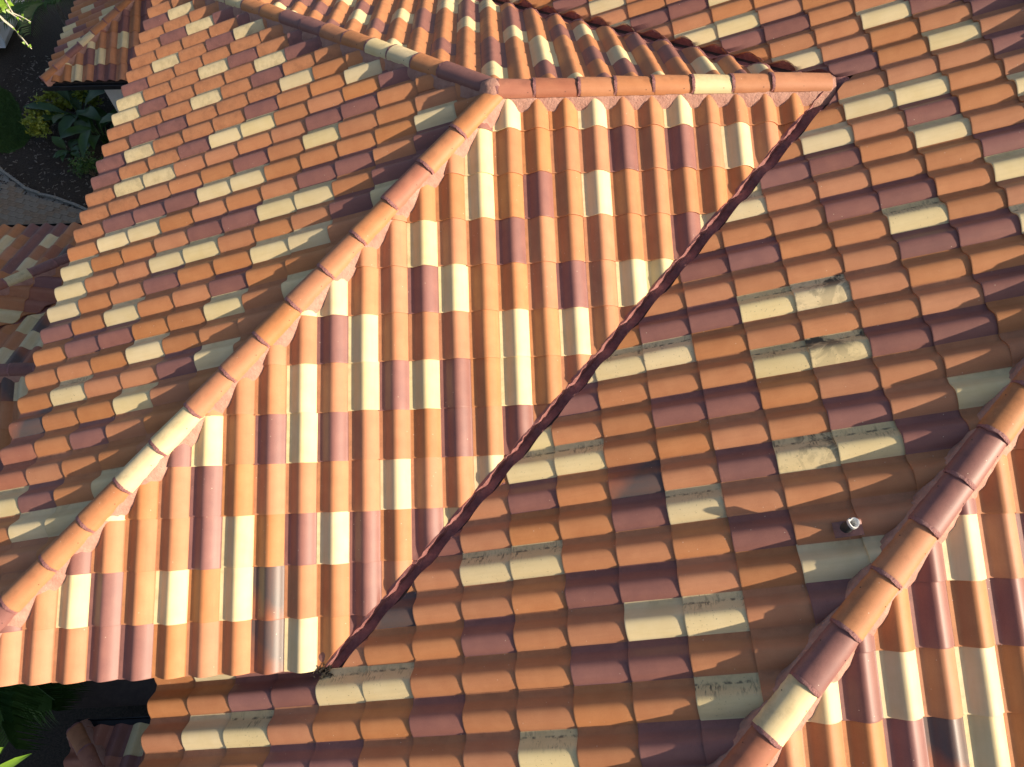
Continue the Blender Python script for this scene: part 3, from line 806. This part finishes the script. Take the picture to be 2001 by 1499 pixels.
d4 = add('roof_slope', mesh_of('deck', *deck([(-46, RYD, zg), (-46, -17, zg - (17 + RYD) * TAN), (XW, -17, zg - (17 + RYD) * TAN), (XW, RYD, zg)]), M_DECK), dh); d4['label'] = 'near slope of the cross gable'
def dpick(i, c, table): return table.get((i, c), low_color())
for i in range(0, 10):
    for c in range(-10, 17):
        a = EXP * i; X = -32.76 - c - .5; Y = DY - (a + .7) * CT
        if X > Y + HD + 1.3 or Y < -1: continue
        lay(d1, D1, c, a, low_at(D1.at(c + .55, a + .7, .3)), [cutd(1, -1, HD, .14)])
for j in range(0, 11):
    for k in range(-16, 2):
        a = EXP * j; Y = DY + k + .5; X = HD + DY - (a + .7) * CT
        if X < Y + HD - 1.3 or X > Y + VD + 1.3 or Y < -1: continue
        lay(d2, D2, k, a, low_at(D2.at(k + .55, a + .7, .3)), [cutd(-1, 1, -HD, .14), cutd(1, -1, VD, .13)])
for i in range(-5, 5):
    for c in range(-15, 5):
        a = EXP * i + .35; X = -33.0 - c - .5; Y = yv - (a + .7) * CT
        if X < Y + VD - 1.3 or X > XW + .3 or Y < RYD - 1.2: continue
        lay(d3, D3, c, a, low_at(D3.at(c + .55, a + .7, .3)), [cutd(-1, 1, -VD, .2), cutd(0, -1, -RYD, .08), cutd(1, 0, XW, 0)])
for i in range(0, 10):
    for c in range(-6, 15):
        s = 1.75 + EXP * i; X = -33.0 + c + .5
        if X > XW + .3: continue
        code = low_at(D4.at(c + .55, -s + .7, .3))
        lay(d4, D4, c, -s, code, [cutd(0, 1, RYD, .08), cutd(1, 0, XW, 0)])
flush(200, hid())
PD = Vector((HD + DY, DY, DZ)); hd = Vector((-1, -1, TAN)) / math.sqrt(2)
for u, code in zip([1.3, 2.8, 4.3, 5.8, 7.3, 8.8, 10.3, 11.8, 13.3], 'OCOMMCBOO'):
    lay_cap(dh, PD + hd * u, hd, code, nail=0)
bed(dh, PD, PD + hd * 20, sF, gl, seed=51); bed(dh, PD, PD + hd * 20, -sF, gl, seed=52)
for x, code in zip([-38.5, -37, -35.5, -34, -32.5, -31.0, -29.5, -28.1, -26.65, -25.2, -23.7, -22.2, -20.7, -19.2], 'OOMOOMMMBBOOOO'):
    lay_cap(dh, (x, RYD, zg), (1, 0, 0), code, 'ridge_tile', nail=0)
bed(dh, (-40, RYD, zg), (XW, RYD, zg), (0, -1, 0), -TAN, seed=53); bed(dh, (-40, RYD, zg), (XW, RYD, zg), (0, 1, 0), -TAN, seed=54)
v, f = strip(lerp_pts((VD + RYD, RYD, zg), (VD + 12, 12, zg - (12 - RYD) * TAN), .5, sF), [(-.5, .02), (-.15, -.03), (0, -.05), (.15, -.03), (.5, .02)], .015, 61)
add('valley', mesh_of('valley', v, f, M_MORTAR_D, True, 40), dh)
part_box(dh, 'fascia', M_FASCIA, -52, DY - .45, DZ - .8, HD + DY - .4, DY - .25, DZ - .22)
gv2 = [(.05, .0), (.05, -.42), (.47, -.42), (.50, .02), (.45, .04), (.41, -.34), (.11, -.34), (.11, .0)]
V = [(x, DY - .1 + y, DZ - .16 + z) for x in (-50, HD + DY + .1) for y, z in gv2]
add('gutter', mesh_of('gutter', V, [tuple(reversed(q)) for q in Fc], M_GUTTER), dh)
part_box(dh, 'wall', M_STUCCO, -52, DY - 2.6, GZ, HD + DY - 2.0, DY - 2.0, DZ - .1)
part_box(dh, 'wall', M_STUCCO, HD + DY - 2.6, -16, GZ, HD + DY - 2.0, DY - 2.6, DZ - .1)
# ---- small low roof in the dark corner under the main eave
EX, EY, EZ = -23.1, -18.0, -24.5
eh = thing('low_lean_roof', 'small dark hipped tile roof tucked under the eave at lower left', 'roof', (-18, -24, GZ))
E1 = Slope((EX, EY, EZ), (-1, 0, 0), (0, -CT, ST))
HE = EX + EY                                                 # hip: X + Y
E2 = Slope((EX, EY, EZ), (0, -1, 0), (CT, 0, ST))
e1 = add('roof_slope', mesh_of('deck', *deck([(EX, EY, EZ), (EX + 10, EY - 10, EZ + 10 * TAN), (ER + 2, EY - 10, EZ + 10 * TAN), (ER + 2, EY, EZ)]), M_DECK), eh); e1['label'] = 'far slope of the dark roof'
e2 = add('roof_slope', mesh_of('deck', *deck([(EX, EY, EZ), (EX, EY - 10, EZ), (EX + 10, EY - 10, EZ + 10 * TAN)]), M_DECK), eh); e2['label'] = 'left slope of the dark roof'
for i in range(0, 5):
    for c in range(-12, 2):
        a = EXP * i; X = EX - c - .5; Y = EY - (a + .7) * CT
        if X < HE - Y - 1.3 or X > ER + 2: continue
        lay(e1, E1, c, a, {(0, -4): 'C', (0, -3): 'M', (0, -2): 'B', (1, -4): 'M', (1, -3): 'B'}.get((i, c), 'B'), [cutd(-1, -1, -HE, .14)])
for j in range(0, 4):
    for k in range(0, 8):
        a = EXP * j; Y = EY - k - .5; X = EX + (a + .7) * CT
        if X > HE - Y + 1.3: continue
        lay(e2, E2, k, a, 'B', [cutd(1, 1, HE, .14)])
flush(40)
PE = Vector((EX, EY, EZ)); he = Vector((1, -1, TAN)) / math.sqrt(2)
for u, code in zip([.15, 1.6, 3.1, 4.6], 'OBOO'): lay_cap(eh, PE + he * u, he, code, nail=0)
bed(eh, PE, PE + he * 8, sB, gl, seed=71); bed(eh, PE, PE + he * 8, -sB, gl, seed=72)
V = [(x, EY - .1 + y, EZ - .16 + z) for x in (EX - .2, ER + 2) for y, z in gv2]
add('gutter', mesh_of('gutter', V, [tuple(reversed(q)) for q in Fc], M_GUTTER), eh)
part_box(eh, 'wall', M_STUCCO, EX + 1.5, EY - 10, GZ, ER + 1.9, EY - 1.5, EZ - .3)

# =================================================================== GROUND
def sheet(name, poly, z, mat):
    return structure(name, mesh_of(name, [(x, y, z) for x, y in poly], [tuple(range(len(poly)))], mat))
sheet('ground', [(-1500, -1500), (1500, -1500), (1500, 1500), (-1500, 1500)], GZ, M_MULCH)
LAWN = [(-60, 36.5), (-49.6, 35.3), (-48.1, 35.0), (-46.9, 35.9), (-46.6, 37.2), (-48.0, 39.5), (-49.2, 42.0), (-50.6, 44.0), (-52.5, 45.2), (-60, 45.5)]
sheet('lawn', LAWN, GZ + .05, M_LAWN)
gr = MB(); rk = random.Random(17)
def inpoly(x, y, P):
    r = False
    for i in range(len(P)):
        (x1, y1), (x2, y2) = P[i], P[i - 1]
        if (y1 > y) != (y2 > y) and x < (x2 - x1) * (y - y1) / (y2 - y1) + x1: r = not r
    return r
while len(gr.f) < 9000:
    x, y = rk.uniform(-55, -46.3), rk.uniform(34.8, 45.6)
    if not inpoly(x + rk.gauss(0, .15), y + rk.gauss(0, .15), LAWN): continue
    a = rk.uniform(0, 6.28); h = rk.uniform(.16, .36); t = rk.uniform(-.14, .14), rk.uniform(-.14, .14)
    dx, dy = .035 * math.cos(a), .035 * math.sin(a); k = len(gr.v)
    gr.v += [(x - dx, y - dy, GZ + .04), (x + dx, y + dy, GZ + .04), (x + t[0], y + t[1], GZ + .04 + h)]; gr.f.append((k, k + 1, k + 2)); gr.mi.append(0)
o = add('grass', gr.mesh('grass', M_LAWN)); o['kind'] = 'stuff'
# wood chips on the bed
ch = MB()
for i in range(5200):
    x, y = rk.uniform(-52, -35), rk.uniform(27, 50)
    if inpoly(x, y, LAWN): continue
    a = rk.uniform(0, 6.28); L_ = rk.uniform(.06, .22); W_ = rk.uniform(.03, .07); z = GZ + rk.uniform(.02, .09); tl = rk.uniform(-.06, .06)
    ca, sa = math.cos(a), math.sin(a); k = len(ch.v)
    ch.v += [(x - L_ * ca - W_ * sa, y - L_ * sa + W_ * ca, z), (x + L_ * ca - W_ * sa, y + L_ * sa + W_ * ca, z + tl), (x + L_ * ca + W_ * sa, y + L_ * sa - W_ * ca, z + tl), (x - L_ * ca + W_ * sa, y - L_ * sa - W_ * ca, z)]
    ch.f.append((k, k + 1, k + 2, k + 3)); ch.mi.append(0 if rk.random() < .8 else 1)
o = add('bark_mulch', ch.mesh('bark_mulch', [M_MULCH, M_BARK])); o['kind'] = 'stuff'
# paved path with kerb
KERB = [(-56, 34.9), (-51, 33.9), (-48.5, 32.9), (-46.6, 31.4), (-44.9, 30.0), (-43.2, 29.2), (-41.5, 28.6), (-39.6, 27.7), (-37.6, 26.6), (-35, 25)]
PATH = [(-60, 35.5)] + KERB + [(-35, 14), (-60, 14)]
pth = sheet('path', PATH, GZ + .012, M_STONE)
def arc(P, step):
    out = []; acc = 0.0; P = [Vector((x, y, 0)) for x, y in P]
    for a, b in zip(P, P[1:]):
        L_ = (b - a).length; t = acc
        while t < L_: out.append((a.lerp(b, t / L_), (b - a).normalized())); t += step
        acc = t - L_
    return out
kb = thing('kerb', 'pale curved stone kerb between the paved path and the mulch bed', 'kerb', (-44, 29.6, GZ))
v, f = box(-.46, -.13, 0, .46, .13, .30); bmk = mesh_of('kerb_stone', v, f, M_STONE)
for p, d in arc(KERB, 0.96):
    if px((p.x, p.y, GZ))[0] < -60 or px((p.x, p.y, GZ))[0] > 240: continue
    M = Matrix.Translation(Vector((p.x, p.y, GZ)) + Vector((0, 0, random.uniform(-.04, .03)))) @ Matrix.Rotation(math.atan2(d.y, d.x) + random.gauss(0, .03), 4, 'Z')
    add('kerb_stone', bmk, kb, metres(M))
PM = []
for m in (M_PAVER, M_PAVER2):
    v, f = box(-.40, -.26, 0, .40, .26, .11); PM.append(mesh_of('paver', v, f, m))
kin = [(x - .1, y - .35) for x, y in PATH]
npv = 0
for r in range(0, 36):
    for c in range(0, 26):
        u, t = c * .83 + (r % 2) * .41, r * .545
        x, y = -50.5 + u * .94 + t * .34, 22.2 - u * .34 + t * .94 - 1
        p = px((x, y, GZ))
        if not (-12 < p[0] < 175 and 318 < p[1] < 456) or not inpoly(x, y, kin): continue
        M = Matrix.Translation(Vector((x, y, GZ + .016 + random.uniform(-.012, .02)))) @ Matrix.Rotation(math.atan2(-.34, .94) + random.gauss(0, .02), 4, 'Z')
        add('paver', random.choice(PM), pth, metres(M)); npv += 1
print('pavers', npv)

# =================================================================== PLANTS
def blade(L, W, droop, fold=0.18, n=7, split=False):
    """a broad leaf: from the origin outwards along +Y, rising then drooping"""
    v, f = [], []
    for i in range(n + 1):
        t = i / n; wd = W * (math.sin(math.pi * min(1, t * .96 + .03)) ** .75) * (1 - .25 * t)
        y = L * t * (1 - .25 * droop * t); z = L * (.35 * t - droop * .75 * t * t)
        wv = .03 * W * math.sin(t * 17)
        v += [(-wd / 2, y, z + fold * wd + wv), (0, y, z), (wd / 2, y, z + fold * wd - wv)]
    for i in range(n):
        k = i * 3; f += [(k, k + 1, k + 4, k + 3), (k + 1, k + 2, k + 5, k + 4)]
    return v, f
def broad_plant(name, label, loc, n, L, W, mat, seed, cat='plant', stemh=1.5, group=None):
    rk = random.Random(seed); o = thing(name, label, cat, loc, group)
    st = MB()
    for i in range(n):
        a = 2.4 * i + rk.uniform(-.3, .3); h = stemh * rk.uniform(.5, 1.2); lean = rk.uniform(.15, .6)
        base = Vector(loc) + Vector((rk.uniform(-.2, .2), rk.uniform(-.2, .2), 0)); top = base + Vector((math.cos(a) * lean * h, math.sin(a) * lean * h, h))
        st.tube([base, base.lerp(top, .5) + Vector((0, 0, .06 * h)), top], [.07, .055, .04], 5)
        g = blade(L * rk.uniform(.75, 1.15), W * rk.uniform(.8, 1.15), rk.uniform(.3, .8))
        me = mesh_of('leaf', g[0], g[1], mat, True)
        M = Matrix.Translation(top) @ Matrix.Rotation(a - math.pi / 2, 4, 'Z') @ Matrix.Rotation(rk.uniform(-.25, .5), 4, 'X')
        add('leaf', me, o, metres(M))
    add('stem', st.mesh('stem', M_LEAF, True), o)
    return o
def shrub(name, label, loc, R_, H_, n, leaf, mat, seed, cat='shrub', group=None):
    rk = random.Random(seed); o = thing(name, label, cat, loc, group); fo, st = MB(), MB()
    base = Vector(loc); tips = []
    for i in range(14):
        a = rk.uniform(0, 6.28); r = R_ * math.sqrt(rk.random()); t = base + Vector((math.cos(a) * r, math.sin(a) * r * .8, H_ * rk.uniform(.45, 1)))
        tips.append(t); st.tube([base, base.lerp(t, .5) + Vector((0, 0, .1 * H_)), t], [.06, .04, .015], 4)
    for i in range(n):
        t = rk.choice(tips) + Vector((rk.gauss(0, .28), rk.gauss(0, .28), rk.gauss(-.05, .2)))
        d = Vector((rk.gauss(0, 1), rk.gauss(0, 1), rk.gauss(.2, .6))).normalized(); s = d.orthogonal().normalized(); s.rotate(Matrix.Rotation(rk.uniform(0, 6), 3, d))
        L_ = leaf * rk.uniform(.6, 1.3); up_ = d.cross(s) * L_ * .12
        k = len(fo.v); fo.v += [tuple(t), tuple(t + d * L_ * .5 + s * L_ * .28 + up_), tuple(t + d * L_), tuple(t + d * L_ * .5 - s * L_ * .28 + up_)]
        fo.f.append((k, k + 1, k + 2, k + 3)); fo.mi.append(0)
    add('foliage', fo.mesh('foliage', mat), o); add('stem', st.mesh('stem', M_BARK, True), o)
    return o
def frond_geo(L, n, leafl, arch, seed, wid=.07, hang=.4):
    rk = random.Random(seed); m = MB(); pts = []
    for i in range(13):
        t = i / 12; pts.append(Vector((0, L * t * (1 - .12 * arch * t), L * (.55 * t - arch * .7 * t * t))))
    m.tube(pts, [.06 * (1 - .8 * i / 12) + .012 for i in range(13)], 5)
    for i in range(n):
        t = .14 + .85 * i / n; q = t * 12; a = pts[int(q)].lerp(pts[min(12, int(q) + 1)], q - int(q)); ll = leafl * math.sin(math.pi * (.12 + .8 * t)) ** .6 * rk.uniform(.85, 1.1)
        for s in (-1, 1):
            d = Vector((s * .85, .55 + .5 * t, .10 + rk.uniform(-.08, .08))).normalized(); e = a + d * ll * .55; e2 = a + d * ll + Vector((0, 0, -hang * ll * rk.uniform(.6, 1.2)))
            sd = Vector((0, 1, 0)).cross(d).normalized() * wid * .5 + Vector((0, wid * .4, 0)); k = len(m.v)
            m.v += [tuple(a - sd * .5), tuple(a + sd * .5), tuple(e + sd), tuple(e - sd), tuple(e2)]
            m.f += [(k, k + 1, k + 2, k + 3), (k + 3, k + 2, k + 4)]; m.mi += [0, 0]
    return m
def palm(name, label, loc, trunk_h, fronds, mat, seed, L=5.0, leafl=1.5, lean=(0, 0), hang=.4, n=26, wid=.11):
    rk = random.Random(seed); o = thing(name, label, 'palm', loc); base = Vector(loc); top = base + Vector((lean[0], lean[1], trunk_h))
    tr = MB(); P = [base.lerp(top, i / 8) + Vector((0, 0, 0)) for i in range(9)]; tr.tube(P, [.34 - .015 * i + (.03 if i % 2 else 0) for i in range(9)], 9)
    add('trunk', tr.mesh('trunk', M_BARK, True), o)
    for i, (az, tilt) in enumerate(fronds):
        g = frond_geo(L * rk.uniform(.85, 1.1), n, leafl, rk.uniform(.5, .9), seed * 31 + i, wid=wid, hang=hang)
        M = Matrix.Translation(top) @ Matrix.Rotation(rad(az) - math.pi / 2, 4, 'Z') @ Matrix.Rotation(rad(tilt), 4, 'X')
        add('frond', g.mesh('frond', mat), o, metres(M))
    return o
broad_plant('strelitzia', 'large dark broad leaved plant below the porch gutter in the mulch bed', (-41.4, 38.6, GZ), 13, 4.4, 1.5, M_LEAF, 3, stemh=2.2)
broad_plant('strelitzia', 'second broad leaved plant close to the white wall', (-38.6, 36.0, GZ), 11, 3.6, 1.3, M_LEAF, 8, stemh=2.4)
broad_plant('leafy_plant', 'low broad leaved plant at the near edge of the mulch bed', (-41.6, 34.4, GZ), 8, 2.2, .9, M_LEAF, 12, stemh=.9)
shrub('yellow_shrub', 'yellow green small leaved shrub behind the broad leaves beside the porch gutter', (-43.2, 41.0, GZ), 2.9, 2.7, 1300, .50, M_LEAF_Y, 5)
shrub('yellow_shrub', 'smaller yellow green shrub left of the broad leaved plant', (-44.7, 37.6, GZ), 1.6, 2.1, 700, .46, M_LEAF_Y, 6)
shrub('green_shrub', 'small bright green shrub next to the eave above the path', (-38.9, 31.6, GZ), 1.3, 2.2, 620, .30, M_LEAF_P, 7)
palm('palm', 'dark green feather palm beside the white car at the top left corner', (-45.2, 51.5, GZ), 5.0, [(200, 15), (160, 25), (235, 5), (270, 10), (310, 20), (120, 30), (20, 25), (70, 30), (345, 10), (185, -15)], M_LEAF_P, 4, L=7.0, leafl=2.2)
palm('palm', 'feather palm partly hidden behind the porch roof', (-38.6, 55.0, GZ), 6.5, [(180, 10), (210, 20), (240, 0), (150, 25), (270, 15), (300, 10), (120, 30), (90, 30), (30, 20)], M_LEAF_P, 9, L=6.5, leafl=2.0)
palm('palm', 'dark drooping palm below the front eave at lower left', (-27.4, -13.6, GZ), 11.0, [(260, 0), (285, -8), (300, 10), (240, 5), (320, 0), (215, 5), (345, 5), (180, 15), (20, 20), (90, 25), (272, 20), (310, -12)], M_LEAF_P, 14, L=5.8, leafl=2.3, hang=1.0, n=30, wid=.17)
cn = MB(); C0 = Vector((-29.6, -20.4, GZ + 9.2)); cn.tube([(-31.5, -15.9, GZ + 7.5), (-31.1, -17.2, GZ + 8.4), (-30.2, -18.7, GZ + 9.1), (-29.3, -20.4, GZ + 9.3), (-28.4, -22.5, GZ + 9.0), (-28.2, -23.5, GZ)], [.09, .11, .12, .13, .14, .16], 8)
o = thing('palm_stalk', 'pale grey bare palm stalk among the dark fronds at lower left', 'stalk', (0, 0, 0), data=cn.mesh('palm_stalk', M_CANE, True))
# tall plants whose lit tips reach into the frame
def pixpt(x, y, t):
    d = CR.transposed() @ Vector(((x - 1000.5) / FPX, (y - 749.5) / FPX, 1)); return CAM_C + d * t
tw = thing('slender_tree', 'bare sunlit twigs with a few yellow buds over the white car', 'tree', (-52, 20, GZ))
tb = MB(); top = pixpt(-60, -60, 33); tb.tube([(-52, 20, GZ), Vector((-52, 20, GZ)).lerp(top, .5), top], [.35, .25, .10], 8); add('trunk', tb.mesh('trunk', M_BARK, True), tw)
lv = MB(); rk = random.Random(23)
def twig(pts, r0):
    P = [pixpt(*q) for q in pts]; b = MB(); b.tube(P, [r0 * (1 - .6 * i / (len(P) - 1)) for i in range(len(P))], 5); add('branch', b.mesh('branch', M_TWIG, True), tw)
    for p, q in zip(P[len(P) // 2:], P[len(P) // 2 + 1:]):
        for k in range(3):
            c = p.lerp(q, rk.random()); d = Vector((rk.gauss(0, 1), rk.gauss(0, 1), rk.gauss(.4, .6))).normalized(); s = d.orthogonal().normalized(); L_ = rk.uniform(.08, .20); k0 = len(lv.v)
            lv.v += [tuple(c), tuple(c + d * L_ * .5 + s * L_ * .35), tuple(c + d * L_), tuple(c + d * L_ * .5 - s * L_ * .35)]; lv.f.append((k0, k0 + 1, k0 + 2, k0 + 3)); lv.mi.append(0)
twig([(-60, -60, 33), (-20, 10, 33), (8, 40, 33), (25, 54, 33), (42, 74, 33), (53, 87, 33), (62, 95, 33)], .075)
twig([(-20, -40, 33), (0, 8, 33), (14, 20, 33), (28, 31, 33), (38, 37, 33), (44, 41, 33)], .06)
twig([(-10, -40, 33), (14, 8, 33), (26, 26, 33), (40, 32, 33), (52, 38, 33), (60, 43, 33)], .05)
for i in range(90):
    c = pixpt(rk.uniform(-12, 16), rk.uniform(-10, 18), 33 + rk.uniform(-.6, .6)); d = Vector((rk.gauss(0, 1), rk.gauss(0, 1), rk.gauss(0, 1))).normalized(); s = d.orthogonal().normalized(); L_ = rk.uniform(.15, .4); k0 = len(lv.v)
    lv.v += [tuple(c), tuple(c + d * L_ * .5 + s * L_ * .3), tuple(c + d * L_), tuple(c + d * L_ * .5 - s * L_ * .3)]; lv.f.append((k0, k0 + 1, k0 + 2, k0 + 3)); lv.mi.append(0)
add('foliage', lv.mesh('foliage', M_LEAF_L), tw)
lp = thing('tall_grass_plant', 'lime green sunlit strap leaves poking in at the bottom left corner', 'plant', (-20, -23, GZ))
sb = MB(); cb = pixpt(-40, 1560, 22); sb.tube([(-20, -23, GZ), Vector((-20, -23, GZ)).lerp(cb, .6) + Vector((.4, 0, 0)), cb], [.2, .15, .1], 7); add('stem', sb.mesh('stem', M_CANE, True), lp)
for P in ([(-40, 1560), (0, 1505), (30, 1488), (61, 1473)], [(-40, 1545), (-15, 1480), (-4, 1466), (6, 1461)], [(-40, 1570), (30, 1530), (80, 1520), (120, 1525)]):
    pts = [pixpt(x, y, 22 + .1 * i) for i, (x, y) in enumerate(P)]; v, f = [], []
    for i, (p, wd) in enumerate(zip(pts, (.10, .17, .12, .01))):
        a, b = pts[max(0, i - 1)], pts[min(3, i + 1)]; d = (b - a).normalized(); s = d.cross(Vector((.3, .2, 1))).normalized() * wd
        v += [tuple(p - s), tuple(p + Vector((0, 0, -.03))), tuple(p + s)]
    for i in range(3): k = i * 3; f += [(k, k + 1, k + 4, k + 3), (k + 1, k + 2, k + 5, k + 4)]
    add('leaf', mesh_of('leaf', v, f, M_LEAF_L, True), lp)

# =================================================================== CAR in the drive
car = thing('parked_car', 'white car with a dark alloy wheel parked beyond the mulch bed', 'car', (-60.5, 53.6, GZ))
CB = Vector((-60.5, 53.6, GZ))                              # centre; nose towards +X; 17 long, 7.4 wide
prf = [(-8.6, 2.0), (-8.8, 3.2), (-8.5, 4.3), (-6.6, 4.8), (-4.6, 6.6), (2.6, 6.7), (4.8, 4.7), (7.6, 4.2), (8.6, 3.3), (8.7, 1.9), (8.3, 1.1), (-8.2, 1.1)]
def car_sec(k, y):
    return [(CB.x + x * (1 - .02 * k), CB.y + y * (1 - (.14 if z > 4.9 else 0.0)), CB.z + z) for x, z in prf]
V = car_sec(1, -3.55) + car_sec(0, -3.75) + car_sec(0, 3.75) + car_sec(1, 3.55); n_ = len(prf); Fc = [tuple(range(n_)), tuple(reversed(range(3 * n_, 4 * n_)))]
for r in range(3):
    for i in range(n_): Fc.append((r * n_ + (i + 1) % n_, r * n_ + i, (r + 1) * n_ + i, (r + 1) * n_ + (i + 1) % n_))
ob = add('body', mesh_of('body', V, Fc, M_CAR, True, 35), car); bv = ob.modifiers.new('bevel', 'BEVEL'); bv.width = .05; bv.segments = 3; bv.limit_method = 'ANGLE'
for s in (-1, 1):
    for x0, x1, x2, x3 in ((-4.6, -1.2, -1.2, -5.9), (-.9, 2.3, 3.9, -.9)):
        y = s * 3.30; y2 = s * 3.62
        V = [(CB.x + x0, CB.y + y, CB.z + 6.4), (CB.x + x1, CB.y + y, CB.z + 6.4), (CB.x + x2, CB.y + y2 + s * .08, CB.z + 4.95), (CB.x + x3, CB.y + y2 + s * .08, CB.z + 4.95)]
        add('window', mesh_of('window', V, [(0, 1, 2, 3) if s < 0 else (3, 2, 1, 0)], M_GLASS), car)
V = [(CB.x + 2.75, CB.y - 3.0, CB.z + 6.6), (CB.x + 2.75, CB.y + 3.0, CB.z + 6.6), (CB.x + 4.9, CB.y + 3.25, CB.z + 4.78), (CB.x + 4.9, CB.y - 3.25, CB.z + 4.78)]
add('windscreen', mesh_of('windscreen', V, [(3, 2, 1, 0)], M_GLASS), car)
for s in (-1, 1):
    v, f = box(CB.x + 8.2, CB.y + s * 2.8 - .6, CB.z + 2.9, CB.x + 8.72, CB.y + s * 2.8 + .6, CB.z + 3.5); add('headlight', mesh_of('headlight', v, f, M_LEAD), car)
def wheel(cx, s):
    c = Vector((CB.x + cx, CB.y + s * 3.45, CB.z + 1.5)); K = 28
    def lathe(prof_, mat, nm, parent):
        V, Fc = [], []
        for r, y in prof_:
            for q in range(K): an = 2 * math.pi * q / K; V.append((c.x + r * math.cos(an), c.y + s * y, c.z + r * math.sin(an)))
        for k in range(len(prof_) - 1):
            for q in range(K):
                t = (k * K + q, k * K + (q + 1) % K, (k + 1) * K + (q + 1) % K, (k + 1) * K + q); Fc.append(t if s > 0 else tuple(reversed(t)))
        return add(nm, mesh_of(nm, V, Fc, mat, True, 40), parent)
    wh = lathe([(1.05, -.4), (1.40, -.4), (1.5, -.25), (1.5, .25), (1.42, .42), (1.08, .45), (1.02, .38)], M_TYRE, 'wheel', car)
    lathe([(1.06, .36), (1.0, .42), (.94, .34), (.92, -.2), (.30, -.22)], M_RIM, 'rim', wh)
    sp = MB()
    for q in range(10):
        an = 2 * math.pi * q / 10; d = Vector((math.cos(an), 0, math.sin(an)))
        sp.tube([c + d * .16 + Vector((0, s * .33, 0)), c + d * .62 + Vector((0, s * .38, 0)), c + d * 1.0 + Vector((0, s * .30, 0))], [.10, .07, .085], 5)
    sp.tube([c + Vector((0, s * .1, 0)), c + Vector((0, s * .42, 0))], .22, 10)
    add('spokes', sp.mesh('spokes', M_RIM, True, 50), wh)
for cx in (-5.4, 5.6):
    for s in (-1, 1): wheel(cx, s)
